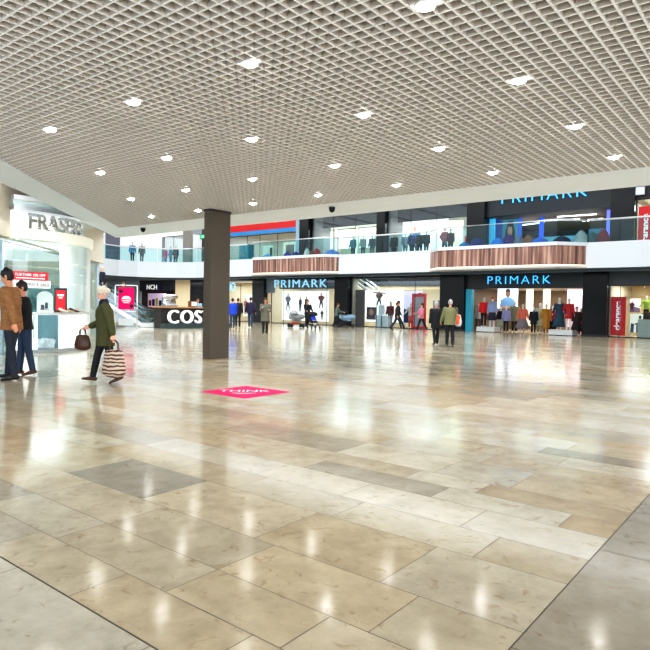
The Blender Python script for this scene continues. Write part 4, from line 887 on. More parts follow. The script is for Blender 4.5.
# ------------------------------------------------------------------ cafe counter with big white letters
c0 = gz(163.5, 328.6); c1 = gz(204, 328.0); cdv = (c1-c0); cdv.z = 0; clen = cdv.length*1.62; cdv.normalize(); crz = math.atan2(cdv.y, cdv.x)
cc = thing('cafe_counter', 'cafe counter with a wooden top and big white COSTA letters', 'counter', (c0.x, c0.y, 0), crz)
b = MB(); b.box(0, clen, .25, 1.0, 0, 1.13, bev=.01); b.build('body', mat('counter_dark', lin(40, 38, 36), .5, noise=.1), cc)
b = MB(); b.box(-.05, clen+.05, -.25, .25, 0, .27, bev=.01); b.build('plinth', mat('counter_teal', lin(52, 72, 74), .5, noise=.1), cc)
b = MB(); b.box(-.1, clen+.1, -.0, 1.1, 1.13, 1.21, bev=.01); b.build('top', mat('counter_wood', lin(176, 128, 84), .5, noise=.2, nscale=4), cc)
text('COSTA', 1.06, .10, mat('letter_white', (.86, .86, .85), .4, emit=(1, 1, 1), es=.35, noise=.01), 'lettering', cc, MX((.28, -.0, .29)), width=clen-.6, bold=.0, space=1.15)
l_ = lambda u, v, z: (c0.x+cdv.x*u-cdv.y*v, c0.y+cdv.y*u+cdv.x*v, z)
t = thing('coffee_machine', 'chrome coffee machine at the left end of the cafe counter', 'coffee machine', l_(.75, .6, 1.21), crz)
b = MB(); b.box(-.4, .4, -.25, .25, .0, .12, bev=.02); b.build('base', STEEL, t)
b = MB(); b.box(-.38, .38, -.05, .25, .12, .55, bev=.04); b.build('body', CHROME, t)
b = MB(); b.loft([(-.36, -.02, .56), (.36, -.02, .56)], [.14, .14], 14); b.build('hood', STEEL, t)
for sx in (-.18, .18):
    b = MB(); b.tube([(sx, -.1, .34), (sx, -.2, .32)], .025); b.build('group_handle', DARK, t)
t = thing('wooden_box', 'brown menu box on the cafe counter beside the dark column', 'box', l_(2.2, .5, 1.21), crz)
b = MB(); b.box(-.22, .22, -.15, .15, 0, .34, bev=.01); b.build('box', mat('menu_wood', lin(120, 76, 48), .5, noise=.15), t)
b = MB(); b.box(-.17, .17, -.16, -.152, .05, .29); b.build('card', CREAM, t)
hx, hy, _ = l_(1.55, 1.75, 0)
human('person', 'dark haired person in black behind the cafe counter', 'person', hx, hy, TOWARD+10, 1.74, legs=((2, 2), (-2, 2)), top=BLK, hem=-.1, bulk=1.15, trou=BLK, shoe=BLKSHOE, hair=HBLK, vox=.014)
hx, hy, _ = l_(3.35, 1.65, 0)
human('person', 'person in a pale blue top behind the counter beside the dark column', 'person', hx, hy, TOWARD+30, 1.70, legs=((2, 2), (-2, 2)), top=cl('pale_blue', (150, 188, 214)), hem=-.1, bulk=1.15, trou=DJEANS, shoe=BLKSHOE, hair=HBRN, vox=.014)

# ------------------------------------------------------------------ shop contents
def poster(px0, px1, z0, z1, Y, rgb, label, es=.8, draw=None, name='poster'):
    x0, x1 = gx(px0, Y), gx(px1, Y); w, h = x1-x0, z1-z0
    t = thing(name, label, 'poster', (x0, Y, z0))
    b = MB(); b.box(0, w, -.02, .04, 0, h, bev=.005); b.build('board', lightbox(label[:18], rgb, es), t)
    fl = ZF if z0 > 4 else 0
    if z0-fl > .06:
        for q in (.08*w, .92*w): b = MB(); b.box(q-.012, q+.012, .0, .03, fl-z0+.005, .0); b.build('post', STEEL, t)
    if draw: draw(t, w, h)
    return t
def blob(t, name, m, pts, y=-.024):
    b = MB(); b.prism(list(pts), 0, .003, Matrix.Translation((0, y, 0)) @ Matrix.Rotation(PI/2, 4, 'X')); return b.build(name, m, t)
def oval(cx, cz, rx, rz, n=18): return [(cx+rx*math.cos(2*PI*k/n), cz+rz*math.sin(2*PI*k/n)) for k in range(n)]
def figure(t, cx, z0, h, mt, ml, ms=SKIN, spread=0, y=-.024):          # a printed figure: head, top, legs
    u = h/7.5
    blob(t, 'printed_legs', ml, [(cx-u*(.7+spread), z0), (cx-u*(.2+spread), z0), (cx, z0+u*2.6), (cx+u*(.2+spread), z0), (cx+u*(.7+spread), z0), (cx+u*.75, z0+u*3.8), (cx-u*.75, z0+u*3.8)], y)
    blob(t, 'printed_top', mt, [(cx-u*.8, z0+u*3.5), (cx+u*.8, z0+u*3.5), (cx+u*(1.1+spread*1.6), z0+u*(4.2+spread*1.6)), (cx+u*.9, z0+u*6.2), (cx-u*.9, z0+u*6.2), (cx-u*(1.1+spread*1.6), z0+u*(4.2+spread*1.6))], y-.004)
    blob(t, 'printed_head', ms, oval(cx, z0+u*6.9, u*.5, u*.62), y-.006)
FL = {}
def flat(rgb): 
    if rgb not in FL: FL[rgb] = mat('print_%d_%d_%d' % rgb, lin(*rgb), .5, noise=.1)
    return FL[rgb]
SKF = flat((206, 154, 130)); HDK = flat((34, 26, 26))
# left PRIMARK window
def d1(t, w, h): figure(t, w*.2, h*.36, h*.56, flat((170, 150, 176)), flat((120, 100, 140)), SKF, .5); figure(t, w*.62, h*.30, h*.5, flat((52, 44, 48)), flat((70, 56, 52)), SKF); figure(t, w*.82, h*.3, h*.52, flat((96, 60, 50)), flat((40, 40, 44)), SKF)
poster(282.5, 312, .25, 2.55, YF+.7, (255, 250, 242), 'white display board with faint child figures in the left PRIMARK window', .95, d1)
def d2(t, w, h): figure(t, w*.56, h*.42, h*.52, flat((156, 66, 74)), flat((60, 52, 66)), SKF, .7); figure(t, w*.62, h*.04, h*.36, flat((64, 62, 68)), flat((40, 40, 44)), SKF, .3)
poster(312.5, 328.5, .25, 2.55, YF+.7, (255, 250, 242), 'white display board with two jumping figures in the left PRIMARK window', .95, d2)
# middle window
def d3(t, w, h):
    cx = w*.38; blob(t, 'printed_arms', flat((110, 84, 74)), [(cx-.55, h*.90), (cx+.55, h*.88), (cx+.55, h*.92), (cx-.55, h*.94)]); figure(t, cx, h*.50, h*.48, flat((120, 92, 80)), flat((60, 50, 50)), SKF, .8, -.028)
    blob(t, 'printed_photo', flat((84, 60, 62)), [(w*.04, h*.06), (w*.32, h*.06), (w*.32, h*.46), (w*.04, h*.46)]); blob(t, 'printed_face', SKF, oval(w*.17, h*.30, .2, .24), -.028)
poster(365.5, 403, .35, 2.62, YF+1.2, (255, 252, 248), 'white backdrop with a jumping skater in the middle shop window', 1.0, d3)
def d4(t, w, h):
    blob(t, 'printed_shape', flat((64, 58, 98)), [(w*.45, h*.5), (w*.98, h*.5), (w*.98, h*.95), (w*.6, h*.9)]); blob(t, 'printed_block', flat((40, 60, 96)), [(.05, .05), (w*.9, .05), (w*.9, h*.35), (.05, h*.45)]); figure(t, w*.78, h*.1, h*.75, flat((210, 190, 190)), flat((190, 80, 60)), SKF, .2, -.028)
poster(403.5, 422, .3, 2.55, YF+1.25, (190, 186, 214), 'lilac and navy graphic panel behind the striding person', .7, d4)
t = thing('red_stand', 'tall red rectangular stand standing in the middle shop window', 'display frame', (gx(419, YF+.5), YF+.5, 0))
b = MB()
for a_ in ((-.52, -.38, 0, 2.35), (.38, .52, 0, 2.35), (-.38, .38, 2.13, 2.35), (-.38, .38, 0, .16)): b.box(a_[0], a_[1], -.06, .06, a_[2], a_[3])
b.build('frame', mat('frame_red', lin(214, 20, 30), .4, emit=lin(214, 20, 30), es=.2, noise=.03), t)
b = MB(); b.box(-.38, .38, -.01, .01, .16, 2.13); b.build('panel', mat('pale_print', lin(206, 190, 196), .5, noise=.3, nscale=3), t)
poster(433, 439, 1.35, 1.95, YF+5.3, (110, 112, 118), 'small grey picture on the cream wall of the middle window', .15)
for i, (px, w_, d_, h_, lb) in enumerate(((381, .55, .5, .85, 'white display plinth at the left of the middle window'), (386.5, .55, .5, .80, 'white display plinth second from the left in the middle window'), (383, .5, .4, 1.55, 'tall pale display box behind the white plinths'))):
    Y = YF+(.55 if i < 2 else 1.0); t = thing('plinth', lb, 'plinth', (gx(px, Y), Y, 0)); b = MB(); b.box(-w_/2, w_/2, -d_/2, d_/2, .03, h_, bev=.008); b.build('box', mat('plinth_white', (.8, .81, .82), .4, noise=.02), t)
    b = MB(); b.box(-w_/2+.03, w_/2-.03, -d_/2+.03, d_/2-.03, 0, .03); b.build('base', DARK, t)
for i, px in enumerate((356, 361, 366.5, 372)):
    t = thing('strip_light', '%s from the left of four slanting strip lights in the middle shop window' % ('first', 'second', 'third', 'fourth')[i], 'strip light', (gx(px, YF+.75), YF+.75, 3.05))
    M = Matrix.Rotation(R(32), 4, 'Y')
    b = MB(); b.box(-.9, .9, -.05, .05, .0, .06, M); b.build('casing', STEEL, t); b = MB(); b.box(-.87, .87, -.055, .04, -.02, -.001, M); b.build('tube', mat('cool_tube', (1, 1, 1), .5, emit=(.8, .92, 1), es=2, noise=.01), t)
# right window
t = thing('banner', 'tall red banner with white vertical lettering right of the wide black pillar', 'banner', (gx(618, YF+.35), YF+.35, .08))
b = MB(); b.box(-.40, .40, -.02, .02, 0, 2.1); b.build('board', mat('banner_flat_red', lin(206, 14, 28), .5, emit=lin(206, 14, 28), es=.25, noise=.03), t)
text('clearance', .42, .004, WTXT, 'lettering', t, MX((.13, -.026, .3)) @ Matrix.Rotation(PI/2, 4, 'Z'), width=1.55, bold=.012)
def d5(t, w, h): blob(t, 'printed_jeans', flat((70, 96, 130)), [(w*.04, 0), (w*.3, 0), (w*.34, h*.45), (w*.1, h*.5)]); blob(t, 'printed_jeans', flat((86, 112, 146)), [(w*.5, 0), (w*.95, 0), (w*.85, h*.4), (w*.5, h*.4)]); blob(t, 'printed_table', flat((50, 44, 44)), [(w*.4, h*.42), (w, h*.42), (w, h*.50), (w*.4, h*.50)]); blob(t, 'printed_head', flat((60, 50, 52)), oval(w*.78, h*.82, w*.1, h*.09))
poster(630.5, 643.5, .28, 1.28, YF+.5, (226, 222, 206), 'low panel printed with jeans and a table in the right window', .6, d5)
def d6(t, w, h): figure(t, w*.22, .02, h*.8, flat((80, 40, 66)), flat((60, 50, 70)), SKF, .4); blob(t, 'printed_pile', flat((150, 130, 160)), [(0, .0), (w, .0), (w, h*.3), (0, h*.5)], -.0235)
poster(630, 640.5, 1.36, 2.1, YF+1.2, (236, 226, 232), 'upper panel with a seated figure in the right window', .7, d6)
t = thing('drawer_unit', 'pale grey display drawers at the right edge under the lime mannequin', 'drawer unit', (gx(648, YF+.6), YF+.6, 0))
b = MB(); b.box(-.42, .6, -.25, .25, 0, 1.0, bev=.008); b.build('body', mat('unit_grey', lin(196, 192, 180), .5, noise=.04), t)
for k in range(3):
    d = MB(); d.box(-.38, .56, -.27, -.251, .06+k*.31, .34+k*.31, bev=.004); dd = d.build('drawer', mat('unit_pale', lin(208, 204, 194), .5, noise=.04), t)
    d = MB(); d.box(-.05, .2, -.29, -.271, .20+k*.31, .22+k*.31); d.build('handle', STEEL, dd)
t = thing('brown_bag', 'brown leather bag on the grey display drawers', 'bag', (gx(647.5, YF+.6), YF+.6, 1.0))
b = MB(); b.loft([(0, 0, .0), (0, 0, .15), (0, 0, .33)], [(.30, .14), (.30, .14), (.22, .06)], 16); b.build('body', cl('bag_brown', (72, 52, 42)), t)
b = MB(); b.tube([(-.12, 0, .32), (-.08, 0, .46), (.08, 0, .46), (.12, 0, .32)], .014); b.build('handle', BRN, t)
# mannequins
mk = dict(face_on=False, skin=MANQ, vox=.015)
def manq(px, Y, z, H, face, label, grp, **k):
    kw = dict(mk); kw.update(k); return human('mannequin', label, 'mannequin', gx(px, Y), Y, face, H, z, group=grp, **kw)
G1 = 'mannequins in the PRIMARK entrance'
def platform(px0, px1, Y, h, label):
    x0, x1 = gx(px0, Y), gx(px1, Y); t = thing('platform', label, 'platform', ((x0+x1)/2, Y+.35, 0)); w = (x1-x0)/2
    b = MB(); b.box(-w, w, -.35, .6, .03, h, bev=.01); b.build('body', mat('platform_white', lin(214, 216, 218), .4, noise=.02), t); b = MB(); b.box(-w+.03, w-.03, -.32, .57, 0, .03); b.build('base', DARK, t)
YM = YF+.15
platform(477, 494.5, YM-.6, .32, 'low white platform at the left of the PRIMARK entrance'); platform(549, 573, YM-1.0, .30, 'low white platform at the right of the PRIMARK entrance')
RM = 200
manq(479, YM+1.2, .0, 1.72, RM, 'mannequin in a white patterned jacket at the left of the entrance', G1, top=cl('white_pattern', (206, 196, 196)), hem=-.14, bulk=1.15, trou=cl('greybrown', (96, 84, 82)))
manq(484, YM-.35, .32, 1.78, RM, 'mannequin in a red jumper and black trousers on the left platform', G1, top=cl('red_jumper', (206, 22, 30)), hem=-.08, bulk=1.2, trou=BLK)
manq(492.5, YM-.3, .32, 1.80, RM, 'mannequin in a pale denim jacket with red hat and dark skirt', G1, top=cl('pale_denim', (146, 164, 204)), hem=-.06, bulk=1.15, trou=cl('mid_white', (200, 200, 206)), skirt=(cl('navy_skirt', (34, 40, 66)), .52, .08), hat='cap')
manq(501, YM+.8, 0, 1.55, RM, 'mannequin in black with a pale green skirt behind the denim jacket', G1, top=BLK, hem=-.06, bulk=1.1, skirt=(cl('celadon', (174, 184, 164)), .62, .10))
manq(506.5, YM+.4, 0, 1.60, RM, 'mannequin in a lilac blue shirt and black trousers', G1, top=cl('lilac_shirt', (154, 158, 206)), hem=-.16, bulk=1.2, trou=BLK)
manq(515, YM+1.0, 0, 1.92, RM, 'tall mannequin in an olive and black outfit under the poster', G1, top=cl('olive_top', (132, 138, 112)), hem=-.3, bulk=1.1, trou=BLK)
manq(523, YM+.2, 0, 1.72, RM, 'mannequin in a coral top and full grey tulle skirt', G1, top=cl('coral', (218, 116, 96)), hem=-.06, bulk=1.3, arms=((10, 18, 20, 10), (10, 18, 20, 10)), skirt=(cl('tulle', (134, 124, 134)), .62, .24))
manq(534, YM+.3, 0, 1.56, RM, 'mannequin in a black outfit with a bright blue panel', G1, top=cl('blk_blue', (22, 26, 40)), hem=-.3, bulk=1.2, trou=BLK, collar=cl('cyan_panel', (40, 130, 200)))
manq(540.5, YM+.8, 0, 1.80, RM, 'mannequin in a long pale mint coat', G1, top=cl('mint', (190, 204, 178)), hem=-.46, bulk=1.15, trou=cl('mint_d', (160, 150, 130)))
manq(546.5, YM+.3, 0, 1.76, RM, 'mannequin in a long mustard coat', G1, top=cl('mustard', (186, 130, 46)), hem=-.55, bulk=1.15, trou=cl('musd', (150, 100, 40)))
manq(553, YM+1.1, 0, 1.62, RM, 'mannequin in a red floral top and dark skirt', G1, top=cl('red_floral', (196, 50, 74)), hem=-.06, bulk=1.25, skirt=(BLK, .6, .12))
manq(559.5, YM-.8, .3, 1.78, RM, 'mannequin in a white top, navy jacket and teal dress on the right platform', G1, top=cl('teal_navy', (40, 62, 84)), hem=-.1, bulk=1.15, collar=cl('ivory', (214, 208, 200)), skirt=(cl('teal_dress', (36, 70, 88)), .75, .16), arms=((8, 16, 10, 0), (8, 16, 10, 0)))
manq(569, YM-.7, .3, 1.76, RM, 'mannequin in a red jumper and white shorts with a bag on the right platform', G1, top=cl('deep_red', (176, 36, 46)), hem=-.28, bulk=1.1, arms=((8, 20, 60, 20), (8, 10, 10, 0)))
manq(577, YM+.2, .0, 1.60, RM, 'mannequin in a dark checked dress beside the black pillar', G1, top=cl('dark_check', (70, 52, 54)), hem=-.08, bulk=1.2, skirt=(cl('dark_check2', (46, 40, 46)), .65, .14), hair=HBLK)
manq(581.5, YM+.9, 0, 1.55, RM, 'mannequin in bright red half hidden by the black pillar', G1, top=cl('bright_red', (208, 30, 38)), hem=-.4, bulk=1.2, trou=RED)
def d7(t, w, h): blob(t, 'printed_shirt', flat((120, 168, 214)), [(w*.12, h*.0), (w*.9, h*.0), (w*.86, h*.42), (w*.62, h*.58), (w*.42, h*.58), (w*.16, h*.42)]); blob(t, 'printed_arms', SKF, [(w*.16, h*.02), (w*.9, h*.02), (w*.9, h*.12), (w*.16, h*.12)], -.028); blob(t, 'printed_head', flat((120, 84, 70)), oval(w*.52, h*.76, w*.13, h*.19), -.028); blob(t, 'printed_hair', HDK, oval(w*.52, h*.90, w*.13, h*.08), -.03)
poster(497.5, 517.5, 1.45, 2.72, YF+2.2, (222, 236, 252), 'bright poster of a person in a pale blue shirt inside the entrance', 1.0, d7)
for i, (p0, p1, c, lb) in enumerate(((526, 533, (236, 222, 196), 'cream lit panel behind the coral mannequin'), (543, 550, (232, 218, 198), 'cream lit panel behind the mustard mannequin'), (567, 583.5, (214, 190, 200), 'wide pale pink ribbed panel at the right of the entrance'))):
    poster(p0, p1, .4, 2.7, YF+2.6, c, lb, .6, name='shop_display')
b = MB()
tp = thing('entrance_portal', 'narrow teal lit panel at the left edge of the PRIMARK entrance', 'panel', (gx(469, YF-.1), YF-.1, 0))
b.box(-.19, .19, -.08, .3, 0, 2.6, bev=.01); b.build('panel', mat('teal_panel', lin(26, 122, 142), .35, emit=lin(26, 140, 165), es=.35, noise=.05), tp)
b = MB(); b.box(-.2, .2, -.09, .31, 2.6, 2.64); b.build('cap', DARK, tp)
for i, (p0, c) in enumerate(((477, 'left'), (560, 'right'))):
    t = thing('clothes_rail', 'steel clothes rail of dark garments at the %s back of the entrance' % c, 'clothes rail', (gx(p0, YF+3.2), YF+3.2, 0))
    b = MB(); b.tube([(-.9, 0, 0), (-.9, 0, 1.7), (.9, 0, 1.7), (.9, 0, 0)], .025); b.build('rail', STEEL, t)
    for k in range(9):
        g = MB(); xx = -.75+k*.19; g.loft([(xx, 0, .75), (xx, 0, 1.2), (xx, 0, 1.5), (xx, 0, 1.62)], [(.05, .24), (.045, .22), (.04, .20), (.02, .05)], 10)
        g.build('garment', cl('g%d' % (k % 4), ((120, 40, 44), (60, 60, 70), (170, 150, 130), (50, 70, 90))[k % 4]), t)
# middle window mannequins
G2 = 'mannequins in the middle window'
manq(390.5, YF+.6, .0, 1.80, 190, 'blonde wigged mannequin in a red and black top in the middle window', G2, top=cl('redblack', (120, 40, 50)), hem=-.1, bulk=1.1, trou=cl('ltgrey_jean', (150, 152, 160)), hair=cl('blonde', (190, 140, 80)), hairlen=.15)
manq(411, YF+.8, 0, 1.75, 190, 'white mannequin in orange shorts beside the red frame', G2, top=cl('white_tee', (214, 210, 208)), hem=-.05, bulk=1.05, trou=cl('orange_short', (214, 90, 50)), arms=((10, 20, 50, 10), (40, 20, 60, 0)))
manq(646.5, YF+1.0, .9, 1.35, 200, 'mannequin in a lime green top above the grey drawers', 'mannequins in the right window', top=cl('lime', (186, 214, 90)), hem=-.1, bulk=1.1, trou=BLK, arms=((10, 30, 20, 0), (10, 30, 40, 0)))
# far left shop behind the blue letters
def d8(t, w, h): figure(t, w*.3, h*.1, h*.7, flat((60, 70, 110)), flat((40, 44, 60)), SKF); figure(t, w*.7, h*.1, h*.75, flat((180, 60, 70)), flat((60, 50, 60)), SKF)
poster(231.5, 252, .4, 2.3, YF+2.5, (240, 230, 214), 'pale display board with printed figures left of the glossy pillar', .7, d8)
def d9(t, w, h):
    for k, c in enumerate(((200, 70, 60), (70, 60, 140), (214, 206, 120), (60, 60, 66), (190, 120, 160))): blob(t, 'printed_block', flat(c), [(w*(.05+.19*k), h*.1), (w*(.2+.19*k), h*.1), (w*(.2+.19*k), h*(.5+.08*(k % 3))), (w*(.05+.19*k), h*(.5+.08*(k % 3)))])
poster(148, 166, 1.0, 2.4, YF+2.0, (196, 176, 200), 'colourful display wall of the shop behind the cafe', .5, d9)
# ---- upper level contents
def d10(t, w, h):
    for k in range(3): blob(t, 'printed_shelf', flat((208, 200, 170)), [(w*(.02+.33*k), h*.05), (w*(.31+.33*k), h*.05), (w*(.31+.33*k), h*.95), (w*(.02+.33*k), h*.95)]); blob(t, 'printed_window', lightbox('pane', (255, 255, 255), 1.3), [(w*(.05+.33*k), h*.45), (w*(.28+.33*k), h*.45), (w*(.28+.33*k), h*.92), (w*(.05+.33*k), h*.92)], -.028)
poster(316, 377, 4.45, 7.5, YF+2.2, (226, 222, 200), 'cream backlit display wall in the upper window left of the man in black', 1.1, d10)
def d11(t, w, h): figure(t, w*.36, h*.15, h*.72, flat((90, 130, 190)), flat((80, 80, 90)), SKF, .5); figure(t, w*.95, h*.2, h*.6, flat((150, 60, 70)), flat((60, 60, 70)), SKF, .4)
poster(396, 446, 4.45, 7.45, YF+1.9, (255, 252, 246), 'white backlit display wall with printed figures in the upper window', 1.1, d11)
poster(447, 461, 4.45, 7.3, YF+2.2, (238, 236, 190), 'pale yellow lit wall beside the wide black upper pillar', .8)
poster(463, 466.5, 4.45, 6.0, YF+.5, (214, 26, 40), 'thin red strip beside the wide black upper pillar', .5, name='red_strip')
G3 = 'mannequins in the upper windows'
for i, (px, Y, c1, c2, fa, lb) in enumerate(((352, 1.0, (60, 130, 140), (60, 60, 70), 190, 'upper mannequin in a teal top left of the man in black'), (362, .9, (190, 190, 180), (50, 90, 110), 190, 'upper mannequin in pale top and teal trousers left of the man in black'), (371, 1.1, (70, 80, 90), (120, 130, 130), 190, 'upper mannequin in slate beside the black upper pillar'),
      (404, 1.3, (150, 160, 170), (120, 120, 126), 200, 'upper mannequin in pale grey, first right of the man in black'), (410.5, .9, (50, 60, 120), (26, 26, 30), 200, 'upper mannequin in a blue top, second right of the man in black'), (418.5, .9, (40, 36, 40), (40, 40, 46), 190, 'upper mannequin in charcoal in the lit upper window'), (425, .9, (26, 26, 28), (30, 30, 34), 190, 'upper mannequin all in black by the balustrade corner'), (449, .9, (120, 40, 50), (60, 50, 50), 190, 'upper mannequin in a wine red top near the black pillar'))):
    manq(px, YF+Y, ZF+.45, 1.75, fa, lb, G3, top=cl('u%d' % i, c1), hem=-.1, bulk=1.1, trou=cl('ut%d' % i, c2), vox=.018)
G4 = 'figures in the upper left window'
for i, (px, Y, c1, c2, lg, lb) in enumerate(((132.5, None, (90, 150, 190), (60, 60, 70), ((16, 2), (-14, 6)), 'slim mannequin in a pale blue top against the far left upper wall'), (142, None, (40, 52, 48), (24, 24, 28), ((24, 2), (-20, 4)), 'mannequin in dark clothes with legs apart at the far left upper wall'))):
    xx = -46.6; d = ray(px, 240); yy = xx*d.y/d.x
    human('mannequin', lb, 'mannequin', xx, yy, LEFTW-70, 1.8, ZF+.5, legs=lg, group=G4, top=cl('w%d' % i, c1), hem=-.1, bulk=1.05, trou=cl('wt%d' % i, c2), **mk)
for i, (px, Y, c1, c2, lb) in enumerate(((158, 1.4, (130, 130, 140), (190, 190, 196), 'grey figure in the upper left shopfront, leftmost of four'), (163.5, 1.0, (220, 70, 120), (90, 120, 160), 'figure with a pink bag in the upper left shopfront'), (169, 1.3, (120, 150, 180), (60, 110, 150), 'figure in pale blue in the upper left shopfront'), (173.5, .9, (60, 56, 66), (50, 50, 60), 'figure in dark clothes in the upper left shopfront, rightmost of four'))):
    manq(max(px, 164.5)+ (0 if px > 164 else 0)+i*.6, YF-.6-.25*i, ZF+.35, 1.78, 200-40*i, lb, G4, top=cl('x%d' % i, c1), hem=-.14, bulk=1.15, trou=cl('xt%d' % i, c2), vox=.018)
# upper PRIMARK poster, panels
def d12(t, w, h):
    blob(t, 'printed_hair', HDK, [(w*.16, h*.12), (w*.86, h*.12), (w*.82, h*.7), (w*.68, h*.95), (w*.4, h*.95), (w*.24, h*.7)]); blob(t, 'printed_top', flat((66, 70, 78)), [(0, 0), (w, 0), (w*.86, h*.34), (w*.6, h*.46), (w*.4, h*.46), (w*.12, h*.34)], -.027); blob(t, 'printed_neck', SKF, [(w*.42, h*.42), (w*.6, h*.42), (w*.6, h*.6), (w*.42, h*.6)], -.030); blob(t, 'printed_face', SKF, oval(w*.51, h*.70, w*.15, h*.17), -.033)
    blob(t, 'printed_fringe', HDK, oval(w*.51, h*.86, w*.17, h*.06), -.036)
poster(500, 516, 4.6, 6.86, YF+.8, (44, 120, 146), 'teal poster of a woman with long dark hair in a grey top', .5, d12)
for (p0, p1, c, e_, lb, Y) in ((487.5, 493.5, (40, 150, 190), .7, 'bright teal portal panel left of the woman poster', .2), (494, 499.5, (24, 60, 130), .4, 'deep blue panel left of the woman poster', .5), (516.5, 519.5, (40, 90, 200), .6, 'blue strip right of the woman poster', .6), (537, 541.5, (40, 90, 220), .8, 'royal blue panel in the upper entrance', 1.2), (604, 608, (110, 120, 250), 1.0, 'violet light strip beside the wide black upper pillar', .3)):
    poster(p0, p1, 4.45, 6.9, YF+Y, c, lb, e_, name='light_box')
poster(520, 537, 4.45, 6.1, YF+1.4, (12, 14, 20), 'black display wall in the upper entrance', .0, name='shop_display')
def d13(t, w, h):
    for k in range(6): blob(t, 'printed_rack', flat(((150, 190, 200), (60, 110, 130), (200, 210, 214))[k % 3]), [(w*(.02+.16*k), h*.05), (w*(.14+.16*k), h*.05), (w*(.14+.16*k), h*(.8-.1*(k % 2))), (w*(.02+.16*k), h*(.8-.1*(k % 2)))])
poster(542, 586, 4.45, 6.0, YF+3.5, (70, 130, 150), 'teal backed garment wall deep in the upper entrance', .45, d13, name='display_wall')
poster(586.5, 603, 4.45, 6.2, YF+2.5, (30, 110, 130), 'dark teal wall panel right in the upper entrance', .4, name='shop_display')
for i, (px, yy, zz, L) in enumerate(((531, 2.2, 6.72, 1.6), (556, 2.0, 6.8, 2.4), (574, 1.4, 6.9, 2.2), (590, 2.4, 6.72, 1.4))):
    t = thing('strip_light', 'strip light, %s from the left on the upper entrance ceiling' % ('first', 'second', 'third', 'fourth')[i], 'strip light', (gx(px, YF+yy), YF+yy, zz), R((-20, 8, 4, -24)[i]))
    b = MB(); b.box(-L/2, L/2, -.08, .08, 0, .06); b.build('casing', WHITE, t); b = MB(); b.box(-L/2+.03, L/2-.03, -.085, .06, -.03, -.001); b.build('tube', mat('strip_tube', (1, 1, 1), .5, emit=(.95, .97, 1), es=4, noise=.01), t)
# right upper red banner
t = thing('banner', 'red vertical banner in the upper shop window at the right edge', 'banner', (gx(642.5, YF-.25), YF-.25, ZF))
b = MB(); b.box(-.33, .33, -.02, .02, .02, 2.45); b.build('board', mat('banner_flat_red', (0, 0, 0)), t)
text('clearance', .40, .004, WTXT, 'lettering', t, MX((.13, -.026, .35)) @ Matrix.Rotation(PI/2, 4, 'Z'), width=1.7, bold=.012)
t = thing('wall_sign', 'small white and blue illuminated sign high beside the wide black upper pillar', 'sign', (gx(636.5, YF-.3), YF-.3, 7.45))
b = MB(); b.box(-.22, .22, -.05, .05, 0, .42, bev=.02); b.build('casing', WHITE, t); b = MB(); b.box(-.18, .18, -.06, -.051, .05, .37); b.build('face', lightbox('violet', (170, 180, 250), 1.2), t)
# soft seats in the two bays
def pouf(px, Y, r, h, rgb, label, sub=None):
    x = gx(px, Y); t = thing('beanbag', label, 'beanbag', (x, Y, ZF), 0, 'soft seats behind the balcony glass')
    b = MB(); b.lathe([(0, 0), (r*.8, 0), (r*1.0, h*.12), (r*1.04, h*.35), (r*.93, h*.6), (r*.7, h*.82), (r*.4, h*.95), (.06, h)], seg=20)
    for v in b.bm.verts: v.co.x += .05*r*math.sin(9*v.co.y/r); v.co.y += .05*r*math.sin(7*v.co.x/r+v.co.z*5)
    b.build('cover', cl('pouf_'+str(rgb), rgb), t)
    b = MB(); b.tube([(-.08, 0, h-.01), (-.05, 0, h+.06), (.05, 0, h+.06), (.08, 0, h-.01)], .014); b.build('handle', cl('pouf_'+str(rgb), rgb), t)
for px, Y, r, h, c, lb in ((267, 33.1, .55, .78, (40, 150, 220), 'sky blue beanbag at the left of the left bay'), (286.5, 33.0, .36, .86, (70, 50, 150), 'purple beanbag in the left bay'), (295, 33.2, .36, .86, (40, 40, 130), 'indigo beanbag right of the purple one in the left bay'), (306, 33.6, .26, 1.1, (214, 210, 204), 'white seat next to the black upper pillar'), (311, 32.9, .28, .84, (130, 80, 50), 'brown beanbag in front of the upper window'), (316, 33.6, .32, 1.05, (190, 30, 50), 'red beanbag in front of the upper window'), (331, 33.2, .62, .86, (30, 110, 200), 'wide blue beanbag at the right of the left bay'),
      (463, 33.0, .4, .85, (30, 120, 190), 'teal blue beanbag at the left of the right bay'), (476, 32.7, .5, 1.02, (24, 40, 110), 'navy beanbag in front of the wide black upper pillar'), (496, 32.4, .4, .9, (30, 130, 220), 'bright blue beanbag below the woman poster'), (507, 32.9, .40, 1.12, (72, 30, 110), 'tall purple beanbag below the woman poster'), (517, 32.4, .3, .95, (120, 110, 130), 'speckled grey beanbag right of the purple one'), (526.5, 32.6, .34, 1.0, (150, 90, 60), 'brown beanbag in the right bay'), (538, 32.4, .5, .82, (30, 110, 220), 'wide bright blue beanbag in the right bay'), (560, 32.3, .5, .80, (24, 30, 70), 'low dark navy seat in the right bay'), (579, 33.4, .36, 1.15, (196, 190, 190), 'pale grey beanbag at the right of the right bay'), (590, 33.6, .32, 1.1, (50, 90, 96), 'dark teal seat right of the pale grey beanbag'), (601, 33.7, .34, 1.2, (150, 40, 46), 'dark red seat beside the wide black upper pillar')):
    pouf(px, Y, r, h, c, lb)
t = thing('display_cabinet', 'teal cabinet behind the glass under the red upper fascia', 'cabinet', (gx(246, YF-1.2), YF-1.2, ZF))
b = MB(); b.box(-.55, .55, -.3, .3, .08, 1.75, bev=.02); b.build('body', mat('teal_cabinet', lin(30, 130, 146), .4, noise=.06), t); b = MB(); b.box(-.5, .5, -.26, .26, 0, .08); b.build('plinth', DARK, t)
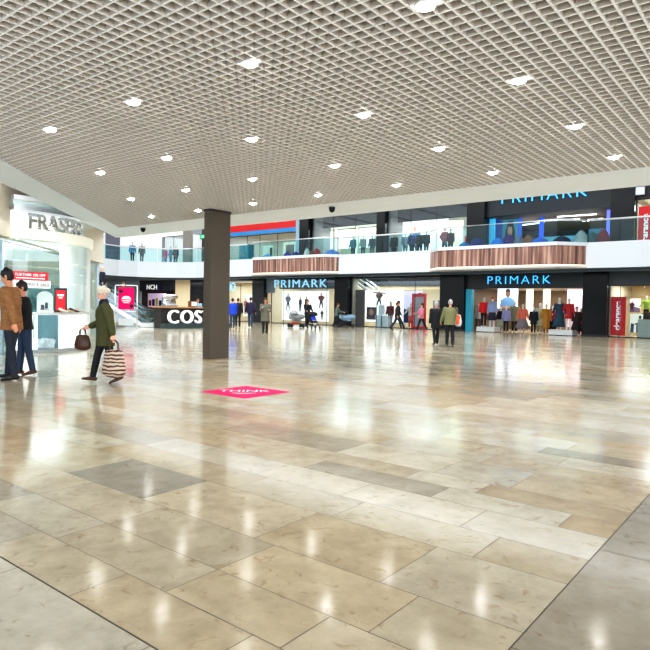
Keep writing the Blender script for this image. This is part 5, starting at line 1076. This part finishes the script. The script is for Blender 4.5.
b = MB(); b.box(-.5, -.01, -.325, -.301, .14, 1.7); d = b.build('door', mat('teal_door', lin(40, 140, 156), .4, noise=.05), t); h_ = MB(); h_.box(-.06, -.04, -.35, -.326, .8, 1.0); h_.build('handle', STEEL, d)
b = MB(); b.box(.01, .5, -.325, -.301, .14, 1.7); d = b.build('door', mat('teal_door', (0, 0, 0)), t); h_ = MB(); h_.box(.04, .06, -.35, -.326, .8, 1.0); h_.build('handle', STEEL, d)
def d14(t, w, h): blob(t, 'printed_block', flat((96, 84, 76)), [(w*.72, 0), (w*.98, 0), (w*.98, h*.9), (w*.72, h*.9)])
poster(262, 272, 4.5, 6.3, YF+1.2, (214, 222, 200), 'pale green display panel under the red fascia', .6, d14)
poster(285, 293, 4.5, 6.4, YF+2.2, (110, 98, 92), 'brown display panel under the red fascia', .2)
# ------------------------------------------------------------------ light
for i, (x, y) in enumerate(LAMPS):
    l = bpy.data.lights.new('downlight', 'SPOT'); l.energy = 55; l.spot_size = R(110); l.spot_blend = .6; l.shadow_soft_size = .085; l.color = (1, .95, .87)
    o = bpy.data.objects.new('downlight', l); COL.objects.link(o); o.location = (x, y, ZC-.04)
w = bpy.data.worlds.new('world'); S.world = w; w.use_nodes = True
nt = w.node_tree; bg = nt.nodes['Background']; tc = nt.nodes.new('ShaderNodeTexCoord'); dt = nt.nodes.new('ShaderNodeVectorMath'); dt.operation = 'DOT_PRODUCT'; dt.inputs[1].default_value = (.86, -.10, .5)
mr = nt.nodes.new('ShaderNodeMapRange'); mr.inputs[1].default_value = -.6; mr.inputs[2].default_value = .9; mr.inputs[3].default_value = .35; mr.inputs[4].default_value = 4.2
bg.inputs[0].default_value = (.86, .93, 1.0, 1)
nt.links.new(tc.outputs['Generated'], dt.inputs[0]); nt.links.new(dt.outputs['Value'], mr.inputs[0]); nt.links.new(mr.outputs[0], bg.inputs[1])
S.view_settings.view_transform = 'Standard'; S.view_settings.look = 'None'; S.view_settings.exposure = 0.33
vs = S.view_settings; vs.use_curve_mapping = True; cv = vs.curve_mapping.curves[3]
for a_, b_ in ((.04, .027), (.22, .20), (.6, .64)): cv.points.new(a_, b_)
vs.curve_mapping.update()
S.cycles.use_denoising = True; S.cycles.max_bounces = 8; S.cycles.transparent_max_bounces = 24; S.cycles.caustics_reflective = False; S.cycles.caustics_refractive = False
S.cycles.sample_clamp_indirect = 6
